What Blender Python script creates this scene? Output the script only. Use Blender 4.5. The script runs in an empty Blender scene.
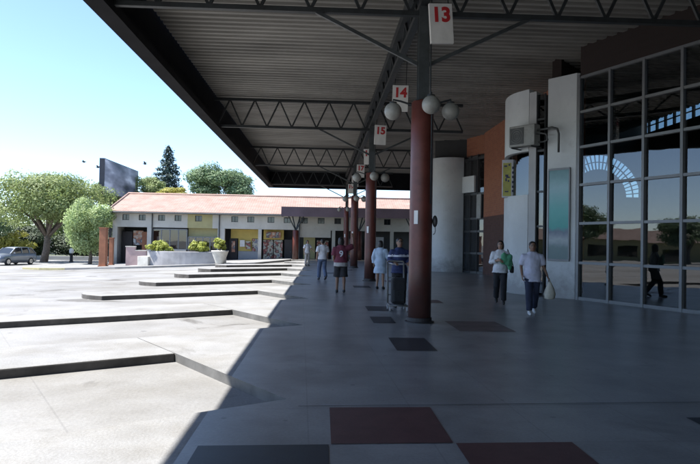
import bpy, bmesh, math, random
from mathutils import Vector, Matrix, noise
random.seed(7)
S = bpy.context.scene
COL = S.collection
R = math.radians

# ------------------------------------------------------------------ camera
F, CH = 600.0, 1.6
yaw, pitch, roll = R(2.65), math.atan(10 / 600), R(1.0)
fw = Vector((math.sin(yaw) * math.cos(pitch), math.cos(yaw) * math.cos(pitch), math.sin(pitch)))
r0 = Vector((math.cos(yaw), -math.sin(yaw), 0))
u0 = r0.cross(fw)
rc = r0 * math.cos(roll) + u0 * math.sin(roll)
uc = u0 * math.cos(roll) - r0 * math.sin(roll)
cam = bpy.data.cameras.new('camera')
cam_o = bpy.data.objects.new('camera', cam)
COL.objects.link(cam_o)
cam.sensor_width = 36.0
cam.lens = 36.0 * F / 700
cam.clip_start = 0.05
cam.clip_end = 3000
M4 = Matrix((rc, uc, -fw)).transposed().to_4x4()
M4.translation = (0, 0, CH)
cam_o.matrix_world = M4
S.camera = cam_o

# ------------------------------------------------------------------ sky, sun, exposure
SUN_AZ, SUN_EL = R(-96), R(60)
wd = bpy.data.worlds.new('World')
S.world = wd
wd.use_nodes = True
wn = wd.node_tree.nodes
sky = wn.new('ShaderNodeTexSky')
sky.sky_type = 'NISHITA'
sky.sun_disc = False
sky.sun_elevation = SUN_EL
sky.sun_rotation = SUN_AZ
sky.air_density = 0.7
sky.dust_density = 0.3
sky.ozone_density = 3.0
wd.node_tree.links.new(sky.outputs[0], wn['Background'].inputs[0])
wn['Background'].inputs[1].default_value = 0.14
sl = bpy.data.lights.new('sun', 'SUN')
sl.energy = 5.0
sl.angle = R(0.53)
sl.color = (1.0, 0.975, 0.94)
so = bpy.data.objects.new('sun', sl)
COL.objects.link(so)
sd = Vector((math.sin(SUN_AZ) * math.cos(SUN_EL), math.cos(SUN_AZ) * math.cos(SUN_EL), math.sin(SUN_EL)))
so.rotation_euler = sd.to_track_quat('Z', 'Y').to_euler()
so.location = (-20, 0, 40)
S.view_settings.view_transform = 'Standard'
S.view_settings.look = 'None'
S.view_settings.gamma = 1.0
S.view_settings.use_curve_mapping = False
S.view_settings.exposure = 1.45
try:
    S.cycles.max_bounces = 8
    S.cycles.transparent_max_bounces = 16
    S.cycles.use_denoising = True
except Exception:
    pass


# ------------------------------------------------------------------ materials
def mat(name, color, rough=0.7, var=0.0, scale=3.0, metallic=0.0, bump=0.0, bscale=40.0, stain=0.0, sscale=0.4,
        stain_col=None, spec=None, stretch=None, translucent=0.0, fine=0.0, fscale=60.0, perisland=0.0):
    m = bpy.data.materials.new(name)
    m.use_nodes = True
    nt = m.node_tree
    N, L = nt.nodes, nt.links
    b = N['Principled BSDF']
    b.inputs['Roughness'].default_value = rough
    b.inputs['Metallic'].default_value = metallic
    if spec is not None:
        b.inputs['Specular IOR Level'].default_value = spec
    tc = N.new('ShaderNodeTexCoord')
    src = tc.outputs['Object']
    if stretch:
        mp = N.new('ShaderNodeMapping')
        mp.inputs['Scale'].default_value = stretch
        L.new(src, mp.inputs[0])
        src = mp.outputs[0]
    cur = None

    def nz(sc, det=4.0, ro=0.6):
        n = N.new('ShaderNodeTexNoise')
        n.inputs['Scale'].default_value = sc
        n.inputs['Detail'].default_value = det
        n.inputs['Roughness'].default_value = ro
        L.new(src, n.inputs['Vector'])
        return n.outputs[0]

    def ramp(inp, a, b_, ca, cb):
        r = N.new('ShaderNodeValToRGB')
        r.color_ramp.elements[0].position = a
        r.color_ramp.elements[1].position = b_
        r.color_ramp.elements[0].color = (*ca, 1)
        r.color_ramp.elements[1].color = (*cb, 1)
        L.new(inp, r.inputs[0])
        return r.outputs[0]

    def sc(c, k):
        return tuple(min(1, x * k) for x in c)

    def mul(a, b_):
        x = N.new('ShaderNodeMix')
        x.data_type = 'RGBA'
        x.blend_type = 'MULTIPLY'
        x.inputs[0].default_value = 1.0
        L.new(a, x.inputs[6])
        L.new(b_, x.inputs[7])
        return x.outputs[2]
    if var > 0:
        cur = ramp(nz(scale), 0.3, 0.7, sc(color, 1 - var), sc(color, 1 + var))
    else:
        rgb = N.new('ShaderNodeRGB')
        rgb.outputs[0].default_value = (*color, 1)
        cur = rgb.outputs[0]
    if stain > 0:
        stc = stain_col or (1 - stain,) * 3
        cur = mul(cur, ramp(nz(sscale, 6.0, 0.65), 0.36, 0.58, stc, (1, 1, 1)))
    if fine > 0:
        cur = mul(cur, ramp(nz(fscale, 2.0), 0.35, 0.65, (1 - fine,) * 3, (1, 1, 1)))
    if perisland > 0:
        g = N.new('ShaderNodeNewGeometry')
        cur = mul(cur, ramp(g.outputs['Random Per Island'], 0.0, 1.0, (1 - perisland,) * 3, (1, 1, 1)))
    L.new(cur, b.inputs['Base Color'])
    if bump > 0:
        bp = N.new('ShaderNodeBump')
        bp.inputs['Strength'].default_value = bump
        bp.inputs['Distance'].default_value = 0.02
        L.new(nz(bscale, 3.0), bp.inputs['Height'])
        L.new(bp.outputs[0], b.inputs['Normal'])
    if translucent > 0:
        tr = N.new('ShaderNodeBsdfTranslucent')
        L.new(cur, tr.inputs[0])
        mx = N.new('ShaderNodeMixShader')
        mx.inputs[0].default_value = translucent
        L.new(b.outputs[0], mx.inputs[1])
        L.new(tr.outputs[0], mx.inputs[2])
        L.new(mx.outputs[0], N['Material Output'].inputs[0])
    return m


def drips(m, sc, a, b_, col):
    """oil drips and scuffs: small sharp-edged dark patches"""
    nt = m.node_tree
    N, L = nt.nodes, nt.links
    b = N['Principled BSDF']
    old = b.inputs['Base Color'].links[0].from_socket
    tc = N.new('ShaderNodeTexCoord')
    nz = N.new('ShaderNodeTexNoise')
    nz.inputs['Scale'].default_value = sc
    nz.inputs['Detail'].default_value = 9
    nz.inputs['Roughness'].default_value = .62
    nz.inputs['Distortion'].default_value = .6
    L.new(tc.outputs['Object'], nz.inputs['Vector'])
    r = N.new('ShaderNodeValToRGB')
    r.color_ramp.elements[0].position = a
    r.color_ramp.elements[0].color = (*col, 1)
    r.color_ramp.elements[1].position = b_
    r.color_ramp.elements[1].color = (1, 1, 1, 1)
    L.new(nz.outputs[0], r.inputs[0])
    x = N.new('ShaderNodeMix')
    x.data_type = 'RGBA'
    x.blend_type = 'MULTIPLY'
    x.inputs[0].default_value = 1.0
    L.new(old, x.inputs[6])
    L.new(r.outputs[0], x.inputs[7])
    L.new(x.outputs[2], b.inputs['Base Color'])


def tile_overlay(m, ox, oy, w, h, c2, mortar, msize, rot=0.0, spots=2.3):
    nt = m.node_tree
    N, L = nt.nodes, nt.links
    b = N['Principled BSDF']
    old = b.inputs['Base Color'].links[0].from_socket
    tc = N.new('ShaderNodeTexCoord')
    mp = N.new('ShaderNodeMapping')
    mp.inputs['Location'].default_value = (-ox, -oy, 0)
    mp.inputs['Rotation'].default_value = (0, 0, rot)
    L.new(tc.outputs['Object'], mp.inputs[0])
    br = N.new('ShaderNodeTexBrick')
    br.offset = 0.0
    br.inputs['Scale'].default_value = 1.0
    br.inputs['Brick Width'].default_value = w
    br.inputs['Row Height'].default_value = h
    br.inputs['Mortar Size'].default_value = msize
    br.inputs['Color1'].default_value = (1, 1, 1, 1)
    br.inputs['Color2'].default_value = (c2, c2, c2, 1)
    br.inputs['Mortar'].default_value = (mortar, mortar, mortar, 1)
    L.new(mp.outputs[0], br.inputs['Vector'])
    x = N.new('ShaderNodeMix')
    x.data_type = 'RGBA'
    x.blend_type = 'MULTIPLY'
    x.inputs[0].default_value = 1.0
    L.new(old, x.inputs[6])
    L.new(br.outputs[0], x.inputs[7])
    # small dark spots: gum and drips
    vo = N.new('ShaderNodeTexVoronoi')
    vo.inputs['Scale'].default_value = spots
    L.new(tc.outputs['Object'], vo.inputs['Vector'])
    mr = N.new('ShaderNodeMapRange')
    mr.inputs[1].default_value = .05
    mr.inputs[2].default_value = .075
    mr.inputs[3].default_value = .62
    mr.inputs[4].default_value = 1.0
    L.new(vo.outputs['Distance'], mr.inputs[0])
    y = N.new('ShaderNodeMix')
    y.data_type = 'RGBA'
    y.blend_type = 'MULTIPLY'
    y.inputs[0].default_value = 1.0
    L.new(x.outputs[2], y.inputs[6])
    L.new(mr.outputs[0], y.inputs[7])
    L.new(y.outputs[2], b.inputs['Base Color'])


def grime(m, z0, z1, dirt, sc=3.0):
    """splashed dirt and scuffs that thin out with height above the floor"""
    nt = m.node_tree
    N, L = nt.nodes, nt.links
    b = N['Principled BSDF']
    old = b.inputs['Base Color'].links[0].from_socket
    tc = N.new('ShaderNodeTexCoord')
    sp = N.new('ShaderNodeSeparateXYZ')
    L.new(tc.outputs['Object'], sp.inputs[0])
    mr = N.new('ShaderNodeMapRange')
    mr.inputs[1].default_value = z0
    mr.inputs[2].default_value = z1
    mr.inputs[3].default_value = 1.0
    mr.inputs[4].default_value = 0.0
    L.new(sp.outputs[2], mr.inputs[0])
    nz = N.new('ShaderNodeTexNoise')
    nz.inputs['Scale'].default_value = sc
    nz.inputs['Detail'].default_value = 7
    nz.inputs['Roughness'].default_value = .7
    L.new(tc.outputs['Object'], nz.inputs['Vector'])
    ad = N.new('ShaderNodeMath')
    ad.operation = 'MULTIPLY_ADD'
    ad.inputs[1].default_value = .55
    L.new(mr.outputs[0], ad.inputs[0])
    L.new(nz.outputs[0], ad.inputs[2])
    r = N.new('ShaderNodeMapRange')
    r.inputs[1].default_value = .58
    r.inputs[2].default_value = .98
    r.inputs[3].default_value = 0
    r.inputs[4].default_value = .65
    L.new(ad.outputs[0], r.inputs[0])
    x = N.new('ShaderNodeMix')
    x.data_type = 'RGBA'
    L.new(r.outputs[0], x.inputs[0])
    L.new(old, x.inputs[6])
    x.inputs[7].default_value = (*dirt, 1)
    L.new(x.outputs[2], b.inputs['Base Color'])


def glass_mat(name, tint, base=0.09):
    m = bpy.data.materials.new(name)
    m.use_nodes = True
    N, L = m.node_tree.nodes, m.node_tree.links
    N.remove(N['Principled BSDF'])
    gl = N.new('ShaderNodeBsdfGlossy')
    gl.inputs['Roughness'].default_value = 0.015
    tp = N.new('ShaderNodeBsdfTransparent')
    tp.inputs[0].default_value = (*tint, 1)
    lw = N.new('ShaderNodeLayerWeight')
    lw.inputs[0].default_value = 0.5
    pw = N.new('ShaderNodeMath')
    pw.operation = 'POWER'
    pw.inputs[1].default_value = 5
    L.new(lw.outputs['Facing'], pw.inputs[0])
    ma = N.new('ShaderNodeMath')
    ma.operation = 'MULTIPLY_ADD'
    ma.inputs[1].default_value = 1 - base
    ma.inputs[2].default_value = base
    L.new(pw.outputs[0], ma.inputs[0])
    nz = N.new('ShaderNodeTexNoise')
    nz.inputs['Scale'].default_value = 0.9
    tc = N.new('ShaderNodeTexCoord')
    L.new(tc.outputs['Object'], nz.inputs['Vector'])
    bp = N.new('ShaderNodeBump')
    bp.inputs['Strength'].default_value = 0.06
    bp.inputs['Distance'].default_value = 0.03
    L.new(nz.outputs[0], bp.inputs['Height'])
    L.new(bp.outputs[0], gl.inputs['Normal'])
    mx = N.new('ShaderNodeMixShader')
    L.new(ma.outputs[0], mx.inputs[0])
    L.new(tp.outputs[0], mx.inputs[1])
    L.new(gl.outputs[0], mx.inputs[2])
    L.new(mx.outputs[0], N['Material Output'].inputs[0])
    return m


def brick_mat(name, c1, c2, mortar, scale=4.0, axis='XZ'):
    m = bpy.data.materials.new(name)
    m.use_nodes = True
    N, L = m.node_tree.nodes, m.node_tree.links
    b = N['Principled BSDF']
    b.inputs['Roughness'].default_value = 0.85
    tc = N.new('ShaderNodeTexCoord')
    sp = N.new('ShaderNodeSeparateXYZ')
    L.new(tc.outputs['Object'], sp.inputs[0])
    cb = N.new('ShaderNodeCombineXYZ')
    ad = N.new('ShaderNodeMath')
    ad.operation = 'ADD'
    L.new(sp.outputs[0], ad.inputs[0])
    L.new(sp.outputs[1], ad.inputs[1])
    L.new(ad.outputs[0], cb.inputs[0])
    L.new(sp.outputs[2], cb.inputs[1])
    br = N.new('ShaderNodeTexBrick')
    br.inputs['Scale'].default_value = scale
    br.inputs['Color1'].default_value = (*c1, 1)
    br.inputs['Color2'].default_value = (*c2, 1)
    br.inputs['Mortar'].default_value = (*mortar, 1)
    br.inputs['Mortar Size'].default_value = 0.012
    L.new(cb.outputs[0], br.inputs['Vector'])
    L.new(br.outputs[0], b.inputs['Base Color'])
    return m


M = {}
M['concrete_road'] = mat('concrete_road', (.236, .233, .226), .85, .14, .5, stain=.2, sscale=.22, stain_col=(.66, .63, .57), fine=.12,
                         fscale=25, bump=.25, bscale=30)
M['platform'] = mat('platform', (.26, .255, .242), .34, .12, 1.2, stain=.2, sscale=.6, stain_col=(.80, .80, .80), fine=.14, fscale=35,
                    spec=.4)
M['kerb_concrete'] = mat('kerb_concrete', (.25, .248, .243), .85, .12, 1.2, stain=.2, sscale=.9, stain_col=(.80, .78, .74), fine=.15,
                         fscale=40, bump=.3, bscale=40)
M['kerb_shaded'] = mat('kerb_shaded', (.085, .078, .07), .9, .25, 3.0, stain=.4, sscale=2.0)  # kerb concrete darkened for the shaded side of the islands
M['kerb_riser_dimmed'] = mat('kerb_riser_dimmed', (.12, .115, .105), .9, .2, 3.0, stain=.3, sscale=2.0)  # riser concrete darkened to hold back light bounced off the yard
M['tile_red'] = mat('tile_red', (.095, .043, .042), .45, .2, 5, fine=.2, spec=.4)
M['tile_dark'] = mat('tile_dark', (.025, .03, .036), .45, .2, 5, fine=.2, spec=.4)
M['tile_worn'] = mat('tile_worn', (.135, .10, .095), .5, .3, 3, stain=.3, sscale=2)
M['joint'] = mat('joint', (.06, .06, .06), .9)
M['steel'] = mat('steel', (.022, .026, .028), .55, .2, 4, stain=.3, sscale=2)
M['steel_grey'] = mat('steel_grey', (.045, .052, .055), .5, .2, 4, stain=.3, sscale=2)
M['deck'] = mat('deck', (.24, .228, .205), .6, .15, .8, stain=.35, sscale=.5, stretch=(.4, 1.6, 1))
M['fascia'] = mat('fascia', (.012, .012, .014), .8, .25, 1.5, stain=.3, spec=.1)
M['billboard_case'] = mat('billboard_case', (.03, .032, .045), .6, .2, 1)
M['col_red'] = mat('col_red', (.135, .036, .026), .42, .2, 2.0, stain=.35, sscale=1.5, spec=.45)
M['base_dark'] = mat('base_dark', (.03, .025, .025), .6)
M['white_paint'] = mat('white_paint', (.72, .72, .70), .6, .05, 2, stain=.12, sscale=.7)
M['white_wall'] = mat('white_wall', (.52, .54, .54), .7, .04, 1.0, stain=.1, sscale=.5)
M['sign_white'] = mat('sign_white', (.74, .73, .70), .5, .05, 4, stain=.1, sscale=3)
M['sign_red'] = mat('sign_red', (.48, .025, .03), .5)
M['globe'] = mat('globe', (.42, .41, .37), .35, .1, 5, stain=.25, sscale=4, translucent=.25)
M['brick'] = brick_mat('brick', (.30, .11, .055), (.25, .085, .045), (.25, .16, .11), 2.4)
M['brick_shaded'] = brick_mat('brick_shaded', (.022, .012, .010), (.018, .010, .008), (.018, .014, .012), 2.4)  # brick colour darkened to read as shade under the canopy
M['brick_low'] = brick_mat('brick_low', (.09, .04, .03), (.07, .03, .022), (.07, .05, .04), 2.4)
M['frame'] = mat('frame', (.16, .165, .17), .45, .1, 3, metallic=.3)
M['frame_dark'] = mat('frame_dark', (.03, .032, .034), .45)
M['glass'] = glass_mat('glass', (.46, .5, .5), .10)
M['glass_dimmed'] = glass_mat('glass_dimmed', (.42, .5, .52), .1)  # tint dims the bright sky seen through the hall windows
M['glass_dark'] = glass_mat('glass_dark', (.35, .38, .4), .10)
M['hall'] = mat('hall', (.16, .15, .14), .8, .2, .5)
M['hall_dark'] = mat('hall_dark', (.05, .05, .05), .8, .2, .5)
M['dark'] = mat('dark', (.02, .02, .022), .7)
M['roof_tile'] = mat('roof_tile', (.29, .20, .165), .85, .14, 1.2, stain=.2, sscale=.8, stain_col=(.86, .80, .76), fine=.18, fscale=9)
M['far_wall'] = mat('far_wall', (.52, .50, .445), .85, .06, .6, stain=.14, sscale=.7)
M['far_yellow'] = mat('far_yellow', (.42, .38, .19), .85, .12, .6, stain=.15, sscale=.7)
M['shop_yellow'] = mat('shop_yellow', (.62, .47, .14), .8, .15, 1)
M['pillar_grey'] = mat('pillar_grey', (.40, .40, .40), .85, .1, 1)
M['purple'] = mat('purple', (.085, .065, .095), .6, .15, 1.0, stain=.2)
M['orange_brown'] = mat('orange_brown', (.32, .13, .065), .7, .15, 2, stain=.2, sscale=1.5)
M['pink'] = mat('pink', (.50, .36, .34), .85, .1, 1.5, stain=.2)
M['planter'] = mat('planter', (.38, .375, .38), .9, .1, 1.2, stain=.25, sscale=1.0)
M['urn'] = mat('urn', (.58, .56, .50), .8, .08, 2, stain=.15, sscale=2)
M['bark'] = mat('bark', (.14, .11, .085), .9, .3, 6, bump=.5)
M['soil'] = mat('soil', (.05, .038, .028), .95, .3, 8)
M['leaf_mid'] = mat('leaf_mid', (.26, .32, .115), .6, .3, .35, translucent=.4, perisland=.28)
M['leaf_pale'] = mat('leaf_pale', (.38, .48, .21), .6, .2, .5, translucent=.42, perisland=.28)
M['leaf_dark'] = mat('leaf_dark', (.03, .062, .05), .6, .3, .4, translucent=.12, perisland=.28)
M['leaf_green'] = mat('leaf_green', (.185, .27, .13), .6, .3, .35, translucent=.38, perisland=.28)
M['leaf_yellow'] = mat('leaf_yellow', (.42, .40, .08), .6, .3, .5, translucent=.35, perisland=.28)
M['leaf_lime'] = mat('leaf_lime', (.42, .46, .09), .6, .3, 1.2, translucent=.35, perisland=.28)
M['leaf_hedge'] = mat('leaf_hedge', (.075, .10, .05), .7, .4, .4, translucent=.15, perisland=.28)
M['car_paint'] = mat('car_paint', (.20, .22, .25), .25, .05, 2, metallic=.4, spec=.6)
M['car_paint_pale'] = mat('car_paint_pale', (.55, .56, .57), .3, .03, 2, spec=.6)
M['car_glass'] = mat('car_glass', (.02, .024, .027), .08, spec=.7)
M['rubber'] = mat('rubber', (.018, .018, .018), .8)
M['chrome'] = mat('chrome', (.5, .5, .5), .25, metallic=.8)
M['lamp_clear'] = mat('lamp_clear', (.6, .6, .58), .15)
M['plastic_grey'] = mat('plastic_grey', (.26, .26, .245), .55, .06, 4, stain=.2, sscale=4)
M['plastic_dark'] = mat('plastic_dark', (.05, .052, .052), .5)
M['skin'] = mat('skin', (.30, .17, .11), .55, .08, 12)
M['skin_dark'] = mat('skin_dark', (.20, .11, .07), .55, .08, 12)
M['eye'] = mat('eye', (.02, .015, .012), .3)
M['lip'] = mat('lip', (.25, .09, .075), .5)
M['hair'] = mat('hair', (.012, .010, .009), .5, .3, 30)
CL = lambda n, c, v=.12: mat(n, c, .85, v, 9, bump=.3, bscale=18)
M['cloth_white'] = CL('cloth_white', (.62, .62, .64))
M['cloth_lavender'] = CL('cloth_lavender', (.50, .50, .60))
M['cloth_paleblue'] = CL('cloth_paleblue', (.44, .54, .66))
M['cloth_navy'] = CL('cloth_navy', (.022, .028, .055))
M['cloth_black'] = CL('cloth_black', (.015, .015, .018))
M['cloth_jean'] = CL('cloth_jean', (.09, .12, .19))
M['cloth_maroon'] = CL('cloth_maroon', (.12, .022, .04))
M['cloth_blue'] = CL('cloth_blue', (.022, .032, .095))
M['cloth_stripe'] = CL('cloth_stripe', (.55, .56, .62))
M['cloth_green'] = CL('cloth_green', (.10, .34, .19))
M['cloth_grey'] = CL('cloth_grey', (.35, .34, .33))
M['bag_black'] = CL('bag_black', (.016, .016, .017))
M['bag_pale'] = CL('bag_pale', (.55, .52, .44))
M['shoe_white'] = mat('shoe_white', (.62, .62, .62), .6)
M['shoe_dark'] = mat('shoe_dark', (.02, .02, .02), .6)
M['pale_metal'] = mat('pale_metal', (.14, .135, .125), .4, .1, 6)
M['yellow_sign'] = mat('yellow_sign', (.36, .34, .07), .5, .12, 3, stain=.2, sscale=3)
M['silver'] = mat('silver', (.42, .42, .45), .4, .2, 4)
M['ink'] = mat('ink', (.03, .03, .08), .6)
tile_overlay(M['concrete_road'], 1.0, 2.0, 4.2, 3.6, .95, .86, .010, R(-32), 1.1)
drips(M['concrete_road'], .55, .33, .40, (.50, .48, .45))
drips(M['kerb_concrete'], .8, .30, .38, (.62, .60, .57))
drips(M['platform'], .7, .30, .40, (.72, .72, .72))
tile_overlay(M['platform'], .09, 4.755, 1.0, 1.02, .93, .80, .007, R(-2))
grime(M['col_red'], .1, 1.6, (.05, .035, .03), 4)
grime(M['white_wall'], .0, 1.1, (.17, .16, .15), 2.5)
grime(M['kerb_shaded'], -3, -2, (.17, .16, .14), 5)
grime(M['far_wall'], -.6, .6, (.22, .20, .17), 2)
M['teal'] = None


def teal_mat():
    m = bpy.data.materials.new('teal_banner')
    m.use_nodes = True
    N, L = m.node_tree.nodes, m.node_tree.links
    b = N['Principled BSDF']
    b.inputs['Roughness'].default_value = .45
    tc = N.new('ShaderNodeTexCoord')
    sp = N.new('ShaderNodeSeparateXYZ')
    L.new(tc.outputs['Object'], sp.inputs[0])
    nz = N.new('ShaderNodeTexNoise')
    nz.inputs['Scale'].default_value = 5
    L.new(tc.outputs['Object'], nz.inputs['Vector'])
    ad = N.new('ShaderNodeMath')
    ad.operation = 'MULTIPLY_ADD'
    ad.inputs[1].default_value = .25
    L.new(nz.outputs[0], ad.inputs[0])
    L.new(sp.outputs[2], ad.inputs[2])
    mr = N.new('ShaderNodeMapRange')
    mr.inputs[1].default_value = -1.25
    mr.inputs[2].default_value = 1.5
    L.new(ad.outputs[0], mr.inputs[0])
    r = N.new('ShaderNodeValToRGB')
    e = r.color_ramp.elements
    e[0].position = 0
    e[0].color = (.10, .16, .16, 1)
    e[1].position = 1
    e[1].color = (.10, .22, .23, 1)
    for p, c in ((.13, (.12, .18, .18)), (.22, (.30, .34, .36)), (.3, (.12, .15, .20)), (.36, (.05, .30, .27)), (.55, (.10, .36, .34)),
                 (.8, (.26, .42, .45))):
        x = e.new(p)
        x.color = (*c, 1)
    L.new(mr.outputs[0], r.inputs[0])
    L.new(r.outputs[0], b.inputs['Base Color'])
    return m


def poster_mat(name, cols, scale, stretch=(1, 1, 1)):
    m = bpy.data.materials.new(name)
    m.use_nodes = True
    N, L = m.node_tree.nodes, m.node_tree.links
    b = N['Principled BSDF']
    b.inputs['Roughness'].default_value = .5
    tc = N.new('ShaderNodeTexCoord')
    nz = N.new('ShaderNodeTexNoise')
    nz.inputs['Scale'].default_value = scale
    nz.inputs['Detail'].default_value = 3
    mp = N.new('ShaderNodeMapping')
    mp.inputs['Scale'].default_value = stretch
    L.new(tc.outputs['Object'], mp.inputs[0])
    L.new(mp.outputs[0], nz.inputs['Vector'])
    r = N.new('ShaderNodeValToRGB')
    e = r.color_ramp.elements
    n = len(cols)
    e[0].position, e[0].color = .32, (*cols[0], 1)
    e[1].position, e[1].color = .66, (*cols[-1], 1)
    for i in range(1, n - 1):
        x = e.new(.32 + .34 * i / (n - 1))
        x.color = (*cols[i], 1)
    L.new(nz.outputs[0], r.inputs[0])
    L.new(r.outputs[0], b.inputs['Base Color'])
    return m


M['teal'] = teal_mat()
M['billboard_face'] = poster_mat('billboard_face', [(.03, .033, .05), (.12, .12, .15), (.26, .26, .30), (.6, .6, .64)], .8, (1, .22, .8))
M['poster_a'] = poster_mat('poster_a', [(.55, .52, .45), (.5, .2, .1), (.1, .1, .12), (.6, .6, .58)], 2.2)
M['goods'] = poster_mat('goods', [(.5, .45, .4), (.42, .08, .05), (.06, .05, .05), (.6, .56, .42), (.2, .2, .26)], 3.0)


# ------------------------------------------------------------------ mesh helpers
class MB:
    def __init__(self):
        self.v, self.f, self.mi, self.sm = [], [], [], []
        self.cur = 0
        self.smooth = False

    def face(self, pts, k=None):
        i = len(self.v)
        self.v += [tuple(p) for p in pts]
        self._f(list(range(i, i + len(pts))), k)
        return self

    def _f(self, idx, k=None):
        self.f.append(idx)
        self.mi.append(self.cur if k is None else k)
        self.sm.append(self.smooth)

    def box(self, c, s, rot=0.0, mtx=None):
        i = len(self.v)
        hx, hy, hz = s[0] / 2, s[1] / 2, s[2] / 2
        mr = mtx if mtx is not None else Matrix.Rotation(rot, 3, 'Z')
        for x, y, z in ((-1, -1, -1), (1, -1, -1), (1, 1, -1), (-1, 1, -1), (-1, -1, 1), (1, -1, 1), (1, 1, 1), (-1, 1, 1)):
            p = mr @ Vector((x * hx, y * hy, z * hz)) + Vector(c)
            self.v.append(tuple(p))
        for q in ((0, 3, 2, 1), (4, 5, 6, 7), (0, 1, 5, 4), (1, 2, 6, 5), (2, 3, 7, 6), (3, 0, 4, 7)):
            self._f([i + a for a in q])
        return self

    def span(self, x0, x1, y0, y1, z0, z1):
        return self.box(((x0 + x1) / 2, (y0 + y1) / 2, (z0 + z1) / 2), (abs(x1 - x0), abs(y1 - y0), abs(z1 - z0)))

    def bar(self, a, b, w, h, up=(0, 0, 1)):
        a, b = Vector(a), Vector(b)
        d = (b - a)
        ln = d.length
        d.normalize()
        up = Vector(up)
        if abs(d.dot(up)) > .98:
            up = Vector((0, 1, 0))
        s = d.cross(up).normalized()
        t = s.cross(d)
        return self.box((a + b) / 2, (ln, w, h), mtx=Matrix((d, s, t)).transposed())

    def prism(self, poly, z0, z1, top=None, side=None):
        """vertical prism over a plan polygon (counter-clockwise)"""
        i, n = len(self.v), len(poly)
        za = z0 if callable(z0) else (lambda x, y: z0)
        zb = z1 if callable(z1) else (lambda x, y: z1)
        self.v += [(p[0], p[1], za(p[0], p[1])) for p in poly] + [(p[0], p[1], zb(p[0], p[1])) for p in poly]
        self._f([i + n + k for k in range(n)], top)
        self._f([i + k for k in reversed(range(n))], side)
        for k in range(n):
            k2 = (k + 1) % n
            self._f([i + k, i + k2, i + n + k2, i + n + k], side)
        return self

    def loft(self, rings, cap=True, closed=True):
        i, n = len(self.v), len(rings[0])
        for r in rings:
            self.v += [tuple(p) for p in r]
        for a in range(len(rings) - 1):
            for k in range(n if closed else n - 1):
                k2 = (k + 1) % n
                self._f([i + a * n + k, i + a * n + k2, i + (a + 1) * n + k2, i + (a + 1) * n + k])
        if cap:
            s = self.smooth
            self.smooth = False
            self._f([i + k for k in reversed(range(n))])
            self._f([i + (len(rings) - 1) * n + k for k in range(n)])
            self.smooth = s
        return self

    def tube(self, pts, rad, n=10, cap=True):
        pts = [Vector(p) for p in pts]
        if not isinstance(rad, (list, tuple)):
            rad = [rad] * len(pts)
        rings = []
        side = None
        for j, p in enumerate(pts):
            d = (pts[min(j + 1, len(pts) - 1)] - pts[max(j - 1, 0)]).normalized()
            if side is None:
                ref = Vector((0, 0, 1)) if abs(d.z) < .9 else Vector((1, 0, 0))
                side = d.cross(ref).normalized()
            else:
                side = (side - d * side.dot(d)).normalized()
            t = d.cross(side)
            rings.append([p + (side * math.cos(2 * math.pi * k / n) + t * math.sin(2 * math.pi * k / n)) * rad[j] for k in range(n)])
        return self.loft(rings, cap)

    def lathe(self, c, prof, n=24, cap=True):
        return self.loft([[(c[0] + r * math.cos(2 * math.pi * k / n), c[1] + r * math.sin(2 * math.pi * k / n), c[2] + z) for k in range(n)]
                          for r, z in prof], cap)

    def ell(self, c, r, nu=14, nv=10, mtx=None):
        c = Vector(c)
        rings = []
        for j in range(nv + 1):
            th = math.pi * (j / nv)
            th = min(max(th, .06), math.pi - .06)
            ring = []
            for k in range(nu):
                ph = 2 * math.pi * k / nu
                p = Vector((r[0] * math.sin(th) * math.cos(ph), r[1] * math.sin(th) * math.sin(ph), -r[2] * math.cos(th)))
                if mtx is not None:
                    p = mtx @ p
                ring.append(c + p)
            rings.append(ring)
        return self.loft(rings)

    def build(self, name, mats, parent=None, local=False, bevel=0.0, recalc=True):
        me = bpy.data.meshes.new(name)
        off = Vector((0, 0, 0))
        if parent is not None and not local:
            p = parent
            while p is not None:
                off += p.location
                p = p.parent
        me.from_pydata([(x - off.x, y - off.y, z - off.z) for x, y, z in self.v], [], self.f)
        me.polygons.foreach_set('material_index', self.mi)
        me.polygons.foreach_set('use_smooth', self.sm)
        if recalc:
            bm = bmesh.new()
            bm.from_mesh(me)
            bmesh.ops.recalc_face_normals(bm, faces=bm.faces)
            bm.to_mesh(me)
            bm.free()
        for m in (mats if isinstance(mats, (list, tuple)) else [mats]):
            me.materials.append(M[m] if isinstance(m, str) else m)
        o = bpy.data.objects.new(name, me)
        COL.objects.link(o)
        o.parent = parent
        if bevel > 0:
            b = o.modifiers.new('bevel', 'BEVEL')
            b.width = bevel
            b.segments = 2
            b.limit_method = 'ANGLE'
        return o


def tag(o, label, cat, group=None, kind=None):
    if label:
        o['label'] = label
    if cat:
        o['category'] = cat
    if group:
        o['group'] = group
    if kind:
        o['kind'] = kind
    return o


def thing(name, label, cat, loc=(0, 0, 0), group=None, rz=0.0):
    o = bpy.data.objects.new(name, None)
    o.empty_display_size = .2
    COL.objects.link(o)
    o.location = loc
    o.rotation_euler = (0, 0, rz)
    return tag(o, label, cat, group)


def copy_tree(o, parent=None):
    c = o.copy()
    COL.objects.link(c)
    c.parent = parent
    for ch in list(o.children):
        copy_tree(ch, c)
    return c


def sm(t):
    t = min(1, max(0, t))
    return t * t * (3 - 2 * t)


def gz(x, y):
    return -.12 - .045 * min(17, max(0, -x - 3)) * sm((y - 15) / 30)


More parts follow.
